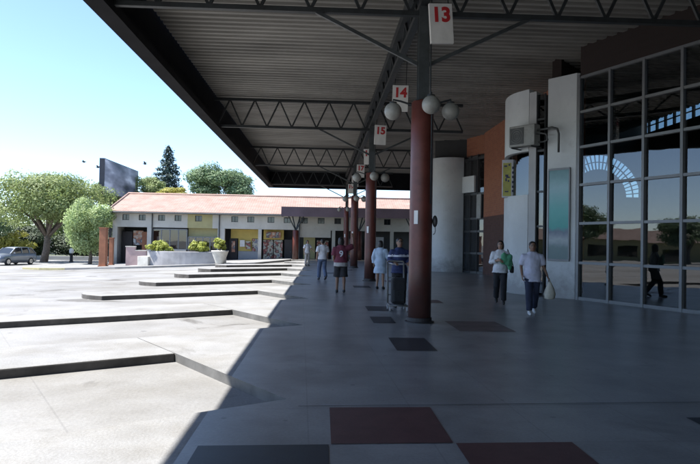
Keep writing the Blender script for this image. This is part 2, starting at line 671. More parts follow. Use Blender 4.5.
# ------------------------------------------------------------------ ground and platform
xs = [-900, -500, -250, -140, -90] + [-70 + 2 * i for i in range(34)] + [0, 4, 10, 20, 40, 80, 140, 250, 500, 900]
ys = [-300, -100, -40, -20] + [-10 + 2.5 * i for i in range(32)] + [80, 100, 140, 200, 350, 700, 1500]
mb = MB()
mb.smooth = True
nx = len(xs)
for y in ys:
    for x in xs:
        mb.v.append((x, y, gz(x, y)))
for j in range(len(ys) - 1):
    for i in range(nx - 1):
        a = j * nx + i
        mb._f([a, a + 1, a + nx + 1, a + nx])
tag(mb.build('ground', 'concrete_road'), None, None, kind='structure')

BD = Vector((-.574, .819, 0))
AD = Vector((-.848, -.53, 0))
PER = 5.38
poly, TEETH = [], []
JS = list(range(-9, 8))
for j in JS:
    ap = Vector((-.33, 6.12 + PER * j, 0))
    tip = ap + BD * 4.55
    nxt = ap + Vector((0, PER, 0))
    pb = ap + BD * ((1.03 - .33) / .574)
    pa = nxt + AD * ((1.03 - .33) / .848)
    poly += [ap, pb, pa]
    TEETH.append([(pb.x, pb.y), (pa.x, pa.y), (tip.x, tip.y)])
poly.append(Vector((-.33, 6.12 + PER * 8, 0)))
poly.append(Vector((-.95, 50.5, 0)))
poly.append(Vector((-2.7, 52.4, 0)))
poly.append(Vector((-2.7, 56, 0)))
poly += [Vector((40, 56, 0)), Vector((40, -50, 0)), Vector((-1.03, -50, 0))]
poly = [(p.x, p.y) for p in poly]
poly.reverse()
mb = MB()
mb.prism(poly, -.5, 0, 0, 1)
tag(mb.build('platform', ['platform', 'kerb_riser_dimmed']), None, None, kind='structure')

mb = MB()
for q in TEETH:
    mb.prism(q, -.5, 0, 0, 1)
tag(mb.build('platform_edge', ['kerb_concrete', 'kerb_riser_dimmed']), None, None, kind='structure')

# bay fingers
ordn = ['nearest wide', 'second', 'third', 'fourth', 'fifth', 'sixth', 'seventh', 'eighth', 'farthest']
for n, j in enumerate(range(-1, 7)):
    ap = Vector((-.33, 6.12 + PER * j, 0))
    near = ap + BD * 2.95
    tip = ap + BD * 4.55
    Lf = 4.95
    g = .004
    near = near + AD * g
    tip = tip + AD * g
    pts = [near, near + AD * (Lf - .25)]
    w = (tip - near)
    for k in range(1, 6):
        t = k / 6
        pts.append(near + AD * (Lf - .25 + .3 * math.sin(math.pi * t)) + w * t)
    pts += [tip + AD * (Lf - .25), tip]
    zf = .003
    mb = MB()
    mb.prism([(p.x, p.y) for p in pts][::-1], -.45, zf, 0, 1)
    o = mb.build('bay_island', ['kerb_concrete', 'kerb_shaded'], bevel=.02)
    lab = ['flat raised concrete island cut off by the bottom left corner of the picture',
           'raised concrete bay island nearest the camera with its long dark kerb side showing whole',
           'second raised concrete bay island away, left end just inside the picture',
           'third raised concrete bay island away, fully in view with tapered left end',
           'fourth raised concrete bay island away, between third and fifth along the platform',
           'fifth raised concrete bay island away, thin dark kerb line in the bright yard',
           'sixth raised concrete bay island away, close to the far pavement',
           'farthest raised concrete bay island, beside the far end of the platform'][n]
    tag(o, lab, 'traffic island', 'raised concrete islands between the bus bays')

# inlaid paving and joints
def sheet(name, rects, m, z):
    b = MB()
    for q in rects:
        b.face([(x, y, z) for x, y in q])
    return tag(b.build(name, m), None, None, kind='structure')


def rq(x0, x1, y0, y1):
    return [(x0, y0), (x1, y0), (x1, y1), (x0, y1)]


def rqs(x0, x1, y0, y1, s=.035):
    return [(x0, y0 + s * x0), (x1, y0 + s * x1), (x1, y1 + s * x1), (x0, y1 + s * x0)]


red = [rqs(.1, 1.08, 4.76, 5.8), rqs(1.1, 2.06, 3.72, 4.75), rqs(2.1, 3.06, 2.7, 3.7), rqs(.1, 1.08, 2.7, 3.7), rq(2.6, 3.5, 24.2, 25.4), rq(2.5, 3.3, 16.0, 16.9)]
dark = [rqs(-.93, .08, 3.72, 4.75), rqs(3.45, 4.5, 4.8, 5.4), rq(1.14, 1.75, 8.88, 10.08), rq(1.05, 1.5, 11.9, 12.9), rq(1.15, 1.75, 21.0, 22.0),
        rq(1.1, 1.7, 14.0, 15.0), rq(.2, .9, 30, 31), rq(1.1, 1.75, 33.6, 34.6)]
sheet('pavement_red_tiles', red, 'tile_red', .004)
sheet('pavement_worn_tiles', [rq(2.55, 3.6, 10.9, 12.3)], 'tile_worn', .004)
sheet('pavement_dark_tiles', dark, 'tile_dark', .004)
jl = []
for k, y in enumerate((5.84, 16.4, 27.6)):
    jl.append(rqs(-.2, 14, y, y + .014 + .002 * k, .055))
sheet('pavement_joints', jl, 'joint', .008)

# far pavement at the foot of the low building
mb = MB()
fx = [-22.5, -21, -19, -17, -15, -13, -11, -9, -7, -5, -3.5, -2.72]
front = [46.3, 45.7, 45.4, 45.0, 44.4, 44.2, 44.2, 44.4, 44.7, 45.6, 49.0, 51.8]
rows = []
for x, yf in zip(fx, front):
    rows.append([(x, yf, gz(x, yf) - .1), (x, yf, gz(x, yf) + .14)] + [(x, yf + (60 - yf) * t, gz(x, yf + (60 - yf) * t) + .14) for t in (.1, .3, .6, 1)])
for a, b in zip(rows[:-1], rows[1:]):
    for k in range(5):
        mb.face([a[k], b[k], b[k + 1], a[k + 1]], 1 if k == 0 else 0)
a = rows[0]
mb.face([(p[0], p[1], p[2] - .4) for p in a[1:]][::-1] + a[1:], 1)
tag(mb.build('far_pavement', ['kerb_concrete', 'kerb_concrete']), None, None, kind='structure')
mb = MB()
for a, b in zip(rows[:2], rows[1:3]):
    mb.face([(a[0][0], a[0][1] - .006, a[0][2]), (b[0][0], b[0][1] - .006, b[0][2]), (b[1][0], b[1][1] - .006, b[1][2] + .004),
             (a[1][0], a[1][1] - .006, a[1][2] + .004)])
    mb.face([(a[1][0], a[1][1] - .006, a[1][2] + .004), (b[1][0], b[1][1] - .006, b[1][2] + .004), (b[1][0], b[1][1] + .25, b[1][2] + .004),
             (a[1][0], a[1][1] + .25, a[1][2] + .004)])
M['kerb_yellow'] = mat('kerb_yellow', (.40, .36, .20), .8, .2, 3)
tag(mb.build('kerb_paint', 'kerb_yellow'), None, None, kind='structure')

M['grass'] = mat('grass', (.055, .065, .03), .9, .4, .6, fine=.3, fscale=8)
mb = MB()
gx, gy = [-75, -60, -50, -40, -32, -26, -22, -18], [67.2, 75, 85, 100, 120]
for xa, xb in zip(gx[:-1], gx[1:]):
    for ya, yb in zip(gy[:-1], gy[1:]):
        mb.face([(x, y, gz(x, y) + .03) for x, y in ((xa, ya), (xb, ya), (xb, yb), (xa, yb))])
tag(mb.build('grass', 'grass'), None, None, kind='structure')

# ------------------------------------------------------------------ canopy
TY = [-26, -13.2, -.5, 12.13, 24.85, 37.4, 49.9]
XL, YN, YF = -4.5, -46.0, 51.2  # near end run far back out of view to cut sky light
ZB, ZT = 6.3, 7.4
can = thing('platform_canopy', 'long dark steel canopy on red columns roofing the bus platform', 'canopy', (2, 12.13, 0))
# corrugated deck, ribs run across the platform
mb = MB()
y = YN
prof = []
while y < YF - .1:
    prof += [(y, 7.56), (y + .13, 7.56), (y + .16, 7.63), (y + .29, 7.63)]
    y += .32
prof.append((YF - .1, 7.56))
for (ya, za), (yb, zb) in zip(prof[:-1], prof[1:]):
    mb.face([(XL, ya, za), (15.5, ya, za), (15.5, yb, zb), (XL, yb, zb)])
for (ya, za), (yb, zb) in ((prof[0], prof[-1]),):
    mb.face([(XL, ya, 7.70), (XL, yb, 7.70), (15.5, yb, 7.70), (15.5, ya, 7.70)])
mb.build('roof_deck', 'deck', can)
mb = MB()
mb.span(XL - .12, XL - .04, YN, YF, 6.1, 7.72)
mb.span(XL - .04, XL + .28, YN, YF - .1, 6.1, 6.16)
mb.span(XL + .16, XL + .28, YN, YF - .1, 6.16, 6.3)
mb.span(XL - .12, 15.5, YF, YF + .08, 6.1, 7.72)
mb.span(XL - .12, 15.5, YN - .08, YN, 6.6, 7.72)
mb.build('fascia', 'fascia', can)
for n, ty in enumerate(TY):
    mb = MB()
    xr = 8.3 if ty < 20 else 5.8
    mb.span(XL - .03, xr, ty - .06, ty + .06, ZB - .06, ZB + .04)
    mb.span(XL - .03, xr, ty - .06, ty + .06, ZT - .06, ZT + .05)
    x = XL + .1
    st = 1.02
    while x + st < xr + .01:
        mb.bar((x, ty, ZB), (x + st / 2, ty, ZT), .06, .06)
        mb.bar((x + st / 2, ty, ZT), (x + st, ty, ZB), .06, .06)
        x += st
    mb.build('truss', 'steel', can)
# longitudinal lattice beam above the columns
mb = MB()
mb.span(1.88, 2.12, YN, YF - .1, 7.1, 7.33)
mb.span(1.92, 2.08, YN, YF - .1, 6.46, 6.58)
y = YN
while y < YF - 1.5:
    mb.bar((2, y, 6.5), (2, y + .7, 7.1), .06, .06)
    mb.bar((2, y + .7, 7.1), (2, y + 1.4, 6.5), .06, .06)
    y += 1.4
mb.build('long_beam', 'steel', can)


def column(ty, parent):
    mb = MB()
    mb.smooth = True
    mb.lathe((2, ty, 0), [(.232, 0.02), (.232, 1.0), (.231, 2.2), (.229, 3.4), (.227, 4.46), (.19, 4.5)], 28)
    c = mb.build('column', 'col_red', parent)
    b = MB()
    b.lathe((2, ty, 0), [(.30, .0), (.30, .025), (.25, .03), (.25, .10), (.234, .104)], 28)
    b.build('base_ring', 'base_dark', c)
    s = MB()
    s.box((2, ty, 5.45), (.20, .02, 1.94))
    s.box((2, ty - .1, 5.45), (.22, .02, 1.94))
    s.box((2, ty + .1, 5.45), (.22, .02, 1.94))
    s.box((2, ty, 4.492), (.34, .34, .02))
    for sx in (-1, 1):
        s.bar((2 + sx * .11, ty, 5.25), (2 + sx * 2.2, ty, 6.26), .07, .07)
    s.build('steel_post', 'steel_grey', c)
    p = MB()
    p.box((1.87, ty - .2, 2.12), (.085, .012, .27), rot=R(-34))
    p.build('plaque', 'sign_white', c)
    q = MB()
    q.smooth = True
    q.tube([(2.16, ty - .17, 2.4), (2.16, ty - .17, 4.4), (2.13, ty - .15, 4.7), (2.13, ty - .13, 6.3)], .016, 7)
    q.build('conduit', 'steel_grey', c)


for ty in TY:
    column(ty, can)

# small dark fixture on the first column
t = thing('bell_box', 'small dark rounded box with a dangling cord fixed to the nearest red column', 'fixture', (2.24, 12.1, 2.0))
mb = MB()
mb.smooth = True
mb.ell((2.28, 12.08, 2.05), (.055, .06, .12))
mb.build('housing', 'plastic_dark', t)
mb = MB()
mb.tube([(2.28, 12.05, 1.94), (2.285, 12.04, 1.86), (2.27, 12.04, 1.80), (2.24, 12.04, 1.78)], .008, 6)
mb.build('cord', 'plastic_dark', t)
mb = MB()
mb.box((2.22, 12.1, 2.05), (.05, .05, .08))
mb.build('bracket', 'steel_grey', t)

# globe lamp clusters
where = ['nearest red column below the 13 sign', 'second red column from the camera', 'third red column from the camera',
         'fourth red column, farthest under the canopy']
for n, ty in enumerate(TY[3:]):
    t = thing('globe_lamp', 'four frosted globe lamps on cross arms round the ' + where[n], 'lamp', (2, ty, 4.45), 'globe lamp clusters on the columns')
    for k, (a, ln) in enumerate(((R(174), .60), (R(-84), .62), (R(-8), .57), (R(80), .62))):
        ex, ey = 2 + ln * math.cos(a), ty + ln * math.sin(a)
        mb = MB()
        mb.tube([(2 + .2 * math.cos(a), ty + .2 * math.sin(a), 4.42), (2 + .45 * math.cos(a), ty + .45 * math.sin(a), 4.5), (ex, ey, 4.53), (ex, ey, 4.47)], .02, 8)
        mb.lathe((ex, ey, 4.43), [(.03, .06), (.075, .05), (.08, 0)], 14)
        ar = mb.build('arm', 'steel', t)
        g = MB()
        g.smooth = True
        g.ell((ex, ey, 4.29), (.18, .18, .18), 20, 14)
        g.build('globe', 'globe', t)


# bay number signs
def text_mesh(name, s, size, m, parent, loc, rot=(0, 0, 0), off=.0, extr=.004):
    cu = bpy.data.curves.new(name, 'FONT')
    cu.body = s
    cu.size = size
    cu.align_x = 'CENTER'
    cu.align_y = 'CENTER'
    cu.extrude = extr
    cu.offset = off
    o = bpy.data.objects.new(name + '_tmp', cu)
    COL.objects.link(o)
    dg = bpy.context.evaluated_depsgraph_get()
    me = bpy.data.meshes.new_from_object(o.evaluated_get(dg))
    bpy.data.objects.remove(o)
    me.materials.clear()
    me.materials.append(M[m])
    ob = bpy.data.objects.new(name, me)
    COL.objects.link(ob)
    ob.parent = parent
    ob.location = loc
    ob.rotation_euler = rot
    return ob


for k in range(13, 20):
    yk = 11.9 + (k - 13) * 6.31
    tl = R([-4, 1, 2, -2, 1, -1, 2][k - 13])
    t = thing('bay_sign', 'white hanging bay board with red number %d' % k, 'sign', (2.31, yk, 6.02), 'hanging bay number boards')
    t.rotation_euler = (0, tl, R([7, -5, 4, -4, 6, 2, -3][k - 13]))
    mb = MB()
    mb.box((0, 0, 0), (.48, .07, .80))
    mb.build('board', 'sign_white', t, local=True, bevel=.006)
    mb = MB()
    for sx in (-.17, .17):
        mb.tube([(sx, 0, .40), (sx, 0, 1.35)], .012, 6)
    mb.build('hanger', 'steel', t, local=True)
    text_mesh('bay_number', str(k), .40, 'sign_red', t, (0, -.037, .16), (math.pi / 2, 0, 0), off=.016)

# ------------------------------------------------------------------ terminal building on the right
tb = thing('terminal_building', 'white curved and brick terminal building with a tall gridded glass wall', 'building', (8, 18, 0))
G0 = Vector((7.65, 17.57, 0))
GD = Vector((.401, -.916, 0)).normalized()
GN = Vector((-GD.y, GD.x, 0)) * 1.0   # points into the hall (+x,+y)
if GN.x < 0:
    GN = -GN
PW = 1.095
NP = 12
HT = 6.64
RZ = [.03, 1.1, 2.27, 3.42, 4.55, 5.6, HT]
ga = math.atan2(GD.y, GD.x)
mb = MB()
for i in range(NP + 1):
    p = G0 + GD * (PW * i)
    mb.box((p.x, p.y, HT / 2), (.075, .12, HT), rot=ga)
for z in RZ:
    a = G0 + GD * .04 + GN * .004
    b = G0 + GD * (PW * NP - .04) + GN * .004
    mb.bar((a.x, a.y, z), (b.x, b.y, z), .10, .075 if z > .1 else .12)
gf = mb.build('glazed_wall', 'frame', tb)
mb = MB()
for i in range(NP):
    for k in range(6):
        # each pane sits a hair out of true, as real glazing does
        e = random.uniform(-.004, .004)
        a = G0 + GD * (PW * i + .02) + GN * (.03 + e)
        b = G0 + GD * (PW * (i + 1) - .02) + GN * (.03 - e)
        dz = random.uniform(-.003, .003)
        mb.face([(a.x, a.y, RZ[k]), (b.x, b.y, RZ[k]), (b.x + GN.x * dz, b.y + GN.y * dz, RZ[k + 1]), (a.x + GN.x * dz, a.y + GN.y * dz, RZ[k + 1])])
mb.build('glass', 'glass', gf, recalc=False)
G1 = G0 + GD * (PW * NP)


def wall_between(mb, a, b, th, z0, z1):
    a, b = Vector((a[0], a[1], 0)), Vector((b[0], b[1], 0))
    d = (b - a)
    m = (a + b) / 2
    mb.box((m.x, m.y, (z0 + z1) / 2), (d.length, th, z1 - z0), rot=math.atan2(d.y, d.x))


# brick parapet above the glass and an unseen flank added to shade the right side
mb = MB()
a, b = G0 + GN * .1, G1 + GN * .1
wall_between(mb, a, b, .2, HT + .04, 9.4)
wall_between(mb, (G1.x + .1, G1.y - .02), (G1.x + .4, -46), .3, 0, 9.4)
mb.build('brick_parapet', 'brick_shaded', tb)

# white pillar beside the glass
def chaikin(P, n=2):
    for _ in range(n):
        Q = [P[0]]
        for a, b in zip(P[:-1], P[1:]):
            Q += [(a[0] * .75 + b[0] * .25, a[1] * .75 + b[1] * .25), (a[0] * .25 + b[0] * .75, a[1] * .25 + b[1] * .75)]
        P = Q + [P[-1]]
    return P


def strip_wall(pts, th, z0, z1, m, name, smooth=False, z1b=None):
    """a wall following a plan polyline, thickness to the right-hand side"""
    mb = MB()
    P = [Vector((p[0], p[1], 0)) for p in chaikin(list(pts))]
    ns = []
    for i in range(len(P)):
        d = (P[min(i + 1, len(P) - 1)] - P[max(i - 1, 0)]).normalized()
        ns.append(Vector((d.y, -d.x, 0)))
    rings = []
    for p, n in zip(P, ns):
        q = p + n * th
        rings.append([(p.x, p.y, z0), (p.x, p.y, z1), (q.x, q.y, z1), (q.x, q.y, z0)])
    mb.loft(rings)
    return mb.build(name, m, tb, bevel=.01)


# pillar next to glass: front face from px 547 to 575, then its return to the glass
mb = MB()
mb.prism([(6.98, 18.38), (7.56, 17.62), (7.66, 17.62), (7.95, 18.0), (7.4, 18.75)][::1], 0, 6.80)
mb.build('pillar_wall', 'white_wall', tb)
mb = MB()
mb.prism([(7.565, 17.59), (7.61, 17.535), (7.70, 17.60), (7.67, 17.615)], 0, 6.72)
mb.build('pillar_trim', 'frame', tb)


# curved wall with a deep slot window between brick entrance and pillar
def arc(c, r, a0, a1, n=10):
    return [(c[0] + r * math.cos(R(a0 + (a1 - a0) * k / n)), c[1] + r * math.sin(R(a0 + (a1 - a0) * k / n))) for k in range(n + 1)]


CURV = [(6.55, 21.3), (6.34, 20.75), (6.22, 20.2), (6.22, 19.75), (6.30, 19.42), (6.45, 19.12), (6.57, 18.94)]
strip_wall(CURV, -.25, 0, 3.22, 'white_wall', 'curved_wall')
strip_wall(CURV, -.25, 4.62, 6.62, 'white_wall', 'curved_wall')
# dark window set in the slot between the two white bands
INN = [(p[0] + .14, p[1] + .08) for p in CURV]
strip_wall(INN, -.04, 3.22, 4.62, 'glass_dark', 'slot_window')
strip_wall([(p[0] + .55, p[1] + .3) for p in CURV], -.1, 3.0, 4.8, 'hall_dark', 'slot_backing')
# shadowed wall side painted grey, and dark strip glazing between curved wall and pillar
mb = MB()
mb.prism([(6.58, 18.93), (6.74, 18.74), (6.95, 18.95), (6.80, 19.15)], 0, 6.5)
mb.build('shadowed_side', 'pillar_grey', tb)
mb = MB()
mb.prism([(6.80, 18.82), (6.97, 18.56), (7.0, 18.58), (6.84, 18.84)], 0.1, 6.4)
sg = mb.build('strip_window', 'glass_dark', tb)
mb = MB()
for z in (1.1, 2.2, 3.3, 4.6, 5.6):
    mb.bar((6.79, 18.80, z), (6.96, 18.55, z), .05, .06)
mb.box((6.79, 18.80, 3.2), (.05, .05, 6.4))
mb.box((6.96, 18.55, 3.2), (.05, .05, 6.4))
mb.build('window_frame', 'frame_dark', sg)
mb = MB()
wall_between(mb, (7.0, 19.5), (7.5, 18.9), .1, 0, 6.5)
mb.build('strip_backing', 'hall_dark', tb)

# brick entrance side
mb = MB()
wall_between(mb, (8.75, 20.0), (8.75, 31.7), .3, 3.05, 9.4)
wall_between(mb, (8.75, 20.0), (8.75, 23.4), .3, 0, 3.05)
mb.build('brick_wall', 'brick', tb)
mb = MB()
wall_between(mb, (8.75, 27.4), (8.75, 31.7), .3, 0, 3.05)
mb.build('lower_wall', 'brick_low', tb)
mb = MB()
wall_between(mb, (7.45, 18.9), (8.6, 20.1), .3, 6.7, 9.4)
mb.build('upper_panel', 'brick_shaded', tb)
mb = MB()
mb.span(8.70, 8.76, 23.4, 27.4, 2.9, 3.05)
for y in (23.45, 24.75, 26.05, 27.35):
    mb.span(8.70, 8.76, y - .05, y + .05, 0, 2.9)
mb.span(8.70, 8.76, 23.4, 27.4, 0, .1)
d = mb.build('entrance_door', 'frame_dark', tb)
mb = MB()
mb.face([(8.73, 23.45, .1), (8.73, 27.35, .1), (8.73, 27.35, 2.9), (8.73, 23.45, 2.9)])
mb.build('glass', 'glass_dark', d)
# small dark lamp box on the brick and white notice
mb = MB()
mb.span(8.45, 8.60, 22.6, 23.1, 4.0, 4.9)
mb.build('wall_vent', 'plastic_dark', tb)
# dark framed glazing between brick and the far white curve
mb = MB()
for z in (.06, 1.1, 2.3, 3.0, 4.35, 6.3):
    mb.bar((7.95, 33.5, z), (8.70, 31.7, z), .10, .12)
for t_ in (0, .33, .66, 1):
    x, y_ = 7.95 + .75 * t_, 33.5 - 1.8 * t_
    mb.box((x, y_, 3.25), (.10, .12, 6.5))
ew = mb.build('entrance_window', 'frame_dark', tb)
mb = MB()
mb.face([(7.97, 33.5, 0), (8.72, 31.7, 0), (8.72, 31.7, 6.5), (7.97, 33.5, 6.5)])
mb.build('glass', 'glass_dark', ew)
mb = MB()
wall_between(mb, (7.84, 33.40), (8.28, 32.35), .12, 4.45, 5.35)
mb.build('white_panel', 'white_wall', tb)
mb = MB()
wall_between(mb, (8.36, 32.2), (8.5, 31.85), .06, 3.0, 4.3)
mb.build('notice_board', 'plastic_grey', tb)
mb = MB()
wall_between(mb, (8.15, 33.6), (8.85, 31.8), .1, 6.5, 9.4)
mb.build('upper_panel', 'brick', tb)
FAR = [(6.3, 37.5), (6.05, 36.4), (5.98, 35.4), (6.02, 34.5), (6.2, 33.9), (6.5, 33.5), (6.9, 33.25), (7.4, 33.2), (7.9, 33.35)]
strip_wall(FAR, -.3, 0, 6.45, 'white_wall', 'curved_wall')
mb = MB()
wall_between(mb, (9.6, 34), (9.6, 52), .3, 0, 7.0)
wall_between(mb, (6.5, 34.6), (8.3, 33.9), .2, 6.46, 9.4)
mb.build('rear_wall', 'hall_dark', tb)

# hall interior: floor is the platform; roof, far walls with daylight openings
mb = MB()
mb.prism([(8.9, 31.2), (8.9, 20), (7.75, 18.2), (13.2, 5.5), (13.2, -14), (17.3, -14), (17.3, 31.2)], 9.4, 9.55)
mb.build('hall_roof', 'hall_dark', tb)
EX = 16.8
mb = MB()
mb.span(EX, EX + .25, -14, 31.2, 0, 7.55)
mb.span(EX, EX + .25, -14, 31.2, 8.25, 9.4)
y = 31.2
while y > -14:
    mb.span(EX + .05, EX + .15, y - .12, y, 7.55, 8.25)
    y -= .75
mb.span(EX + .06, EX + .12, -14, 31, 7.88, 7.93)
mb.span(G1.x + .3, EX, -14.2, -14, 0, 9.4)
mb.build('hall_wall', 'hall', tb)
# end wall with an arched band of daylight windows
ACX, ACZ = 14.55, 4.2
RO, RI = 2.25, 1.45
mb = MB()
ye = 31.0
N_ = 28
for k in range(N_):
    a0, a1 = math.pi * k / N_, math.pi * (k + 1) / N_
    for ra, rb in ((0, RI), (RO, 12)):
        def pt(a, r):
            x, z = ACX + r * math.cos(a), ACZ + r * math.sin(a)
            if r > RO + .01:
                # clamp to the wall rectangle
                dx, dz = math.cos(a), math.sin(a)
                tt = 99
                if dx > 1e-6:
                    tt = min(tt, (EX - ACX) / dx)
                if dx < -1e-6:
                    tt = min(tt, (8.9 - ACX) / dx)
                if dz > 1e-6:
                    tt = min(tt, (9.4 - ACZ) / dz)
                x, z = ACX + tt * dx, ACZ + tt * dz
            return (x, ye, z)
        if ra == 0:
            mb.face([(ACX, ye, ACZ), pt(a0, rb), pt(a1, rb)])
        else:
            mb.face([pt(a0, ra), pt(a0, rb), pt(a1, rb), pt(a1, ra)])
mb.face([(8.9, ye, 0), (EX, ye, 0), (EX, ye, ACZ), (8.9, ye, ACZ)])
mb.build('hall_end_wall', 'hall', tb)
mb = MB()
for k in range(0, N_ + 1):
    a0 = math.pi * k / N_
    mb.bar((ACX + RI * math.cos(a0), ye, ACZ + RI * math.sin(a0)), (ACX + RO * math.cos(a0), ye, ACZ + RO * math.sin(a0)), .05, .06, up=(0, 1, 0))
for rr in (RI, (RI + RO) / 2, RO):
    for k in range(N_):
        a0, a1 = math.pi * k / N_, math.pi * (k + 1) / N_
        mb.bar((ACX + rr * math.cos(a0), ye + .01, ACZ + rr * math.sin(a0)), (ACX + rr * math.cos(a1), ye + .01, ACZ + rr * math.sin(a1)), .05, .05, up=(0, 1, 0))
aw = mb.build('arch_window', 'frame', tb)
mb = MB()
for k in range(N_):
    a0, a1 = math.pi * k / N_, math.pi * (k + 1) / N_
    mb.face([(ACX + rr * math.cos(a), ye + .06, ACZ + rr * math.sin(a)) for rr, a in ((RI, a0), (RO, a0), (RO, a1), (RI, a1))])
mb.build('glass', 'glass_dimmed', aw, recalc=False)
mb = MB()
mb.face([(EX + .2, -14, 7.55), (EX + .2, 31, 7.55), (EX + .2, 31, 8.25), (EX + .2, -14, 8.25)])
mb.build('clerestory_glass', 'glass_dimmed', tb, recalc=False)

# air conditioner
ac = thing('air_conditioner', 'grey outdoor air conditioning unit on wall brackets with bent pipe', 'air conditioner', (6.3, 18.75, 4.75))
ar = math.atan2(-.62, .5)
rx = Matrix.Rotation(R(-52), 3, 'Z')


def L2(p):
    v = rx @ Vector(p)
    return (6.36 + v.x, 18.72 + v.y, 5.05 + v.z)


mb = MB()
mb.box(L2((0, 0, 0)), (.92, .34, .66), mtx=rx)
mb.build('casing', 'plastic_grey', ac, bevel=.02)
mb = MB()
mb.box(L2((-.466, 0, 0)), (.012, .29, .56), mtx=rx)
mb.box(L2((-.17, -.176, 0)), (.5, .012, .52), mtx=rx)
mb.build('grille', 'plastic_dark', ac)
mb = MB()
for k in range(3):
    r_ = .08 + .07 * k
    pts = [L2((-.17 + r_ * math.cos(2 * math.pi * q / 20), -.19, r_ * math.sin(2 * math.pi * q / 20))) for q in range(21)]
    mb.tube(pts, .006, 5)
mb.build('fan_guard', 'plastic_grey', ac)
mb = MB()
for x in (-.35, .35):
    mb.bar(L2((x, -.2, -.36)), L2((x, .5, -.36)), .04, .04)
    mb.bar(L2((x, .5, -.36)), L2((x, .5, .1)), .04, .04)
mb.build('bracket', 'steel_grey', ac)
mb = MB()
mb.smooth = True
mb.tube([L2((.46, 0, .14)), L2((.7, .0, .14)), L2((.95, .02, .16)), L2((1.12, .03, .1)), L2((1.17, .03, -.05)), L2((1.17, .03, -.62))], .035, 8)
mb.tube([L2((.46, -.05, .02)), L2((.62, -.05, .02)), L2((.78, -.02, -.02)), L2((.80, .02, -.2)), L2((.7, .02, -.24)), L2((.5, .02, -.24))], .03, 8)
mb.build('pipe', 'plastic_dark', ac)

# yellow blade sign
ys_ = thing('blade_sign', 'yellow and silver projecting blade sign with dark marks on the curved wall', 'sign', (6.2, 20.2, 3.8))
mb = MB()
fr = Matrix.Rotation(R(-24), 3, 'Z')


def YS(p):
    v = fr @ Vector(p)
    return (6.30 + v.x, 19.95 + v.y, 3.83 + v.z)


mb.box(YS((-.05, 0, 0)), (.42, .12, 1.28), mtx=fr)
bd = mb.build('sign_body', 'silver', ys_, bevel=.01)
mb = MB()
mb.box(YS((-.09, -.064, -.03)), (.27, .01, 1.12), mtx=fr)
mb.cur = 1
for px, pz, w, h in ((-.10, .10, .10, .07), (-.06, .04, .12, .05), (-.12, -.04, .05, .10), (-.04, -.08, .05, .06), (-.14, .42, .10, .05), (-.02, .46, .05, .06),
                     (-.10, -.44, .12, .04)):
    mb.box(YS((px, -.071, pz)), (w, .006, h), mtx=fr)
for pz in (.36, .2, .05, -.12, -.28, -.42):
    mb.box(YS((.10, -.064, pz)), (.06, .008, .08), mtx=fr)
mb.build('yellow_panel', ['yellow_sign', 'ink'], ys_)
mb = MB()
mb.box(YS((-.20, .15, 0)), (.06, .2, .5), mtx=fr)
mb.box(YS((.12, .18, 0)), (.06, .3, .5), mtx=fr)
mb.build('bracket', 'plastic_dark', ys_)

# teal banner on the pillar
bn = thing('banner', 'tall teal advertising banner hung on the white pillar', 'banner', (7.15, 18.05, 2.55))
bdir = Vector((7.56 - 6.98, 17.62 - 18.38, 0)).normalized()
bnv = Vector((bdir.y, -bdir.x, 0))
if bnv.y > 0:
    bnv = -bnv
ba = math.atan2(bdir.y, bdir.x)
mid = Vector((6.98, 18.38, 0)) + bdir * .43 + bnv * .035
mb = MB()
mb.box((mid.x, mid.y, 2.55), (.66, .03, 2.72), rot=ba)
bb = mb.build('banner_sheet', 'teal', bn)
mb = MB()
for z in (1.16, 3.94):
    mb.box((mid.x, mid.y, z), (.72, .05, .06), rot=ba)
for s in (-.35, .35):
    mb.box((mid.x + bdir.x * s, mid.y + bdir.y * s, 2.55), (.04, .05, 2.72), rot=ba)
mb.build('banner_frame', 'frame', bn)

# ------------------------------------------------------------------ far low building
FX = lambda px: -18.32 + (px - 115) * .08794
FY = 54.0
fb = thing('roadside_building', 'long low shop building with salmon tiled roof across the bus yard', 'building', (-6, 54, 0))
x0, x1 = FX(112.5), 13.0
mb = MB()
mb.prism([(x0 - .25, 53.35), (x1, 53.35), (x1, 53.36), (x0 - .25, 53.36)], 3.84, 3.99)   # eaves board
mb.span(x0 - .25, x1, 53.36, 53.9, 3.90, 3.94)
mb.build('eave', 'steel_grey', fb)
mb = MB()
nt = 160
mb.smooth = True
W = (x1 - x0 + .5)
for i in range(int(W / .11)):
    xa, xb = x0 - .25 + i * .11, x0 - .25 + (i + 1) * .11
    za, zb = .012 * (i % 2), .012 * ((i + 1) % 2)
    mb.face([(xa, 53.28, 3.96 + za), (xb, 53.28, 3.96 + zb), (xb, 59, 5.9 + zb), (xa, 59, 5.9 + za)])
mb.smooth = False
mb.face([(x0 - .25, 59, 5.9), (x1, 59, 5.9), (x1, 65, 3.96), (x0 - .25, 65, 3.96)])
rf = mb.build('roof', 'roof_tile', fb)
mb = MB()
mb.smooth = True
mb.tube([(x0 - .3, 59, 5.93), (x1, 59, 5.93)], .12, 8)
mb.tube([(x0 - .25, 53.28, 3.99), (x0 - .25, 59, 5.95)], .09, 8)
mb.build('ridge', 'roof_tile', rf)
mb = MB()
# upper wall band with window holes
wins = [125.4, 141.7, 161, 177.4, 197.9, 214.5, 234.3, 250.5, 271, 287.5, 305, 322, 339, 356, 373, 390]
wx = [(FX(p) - .3, FX(p) + .3) for p in wins]
zb0, zw0, zw1, zt0 = 2.6, 3.2, 3.72, 3.9


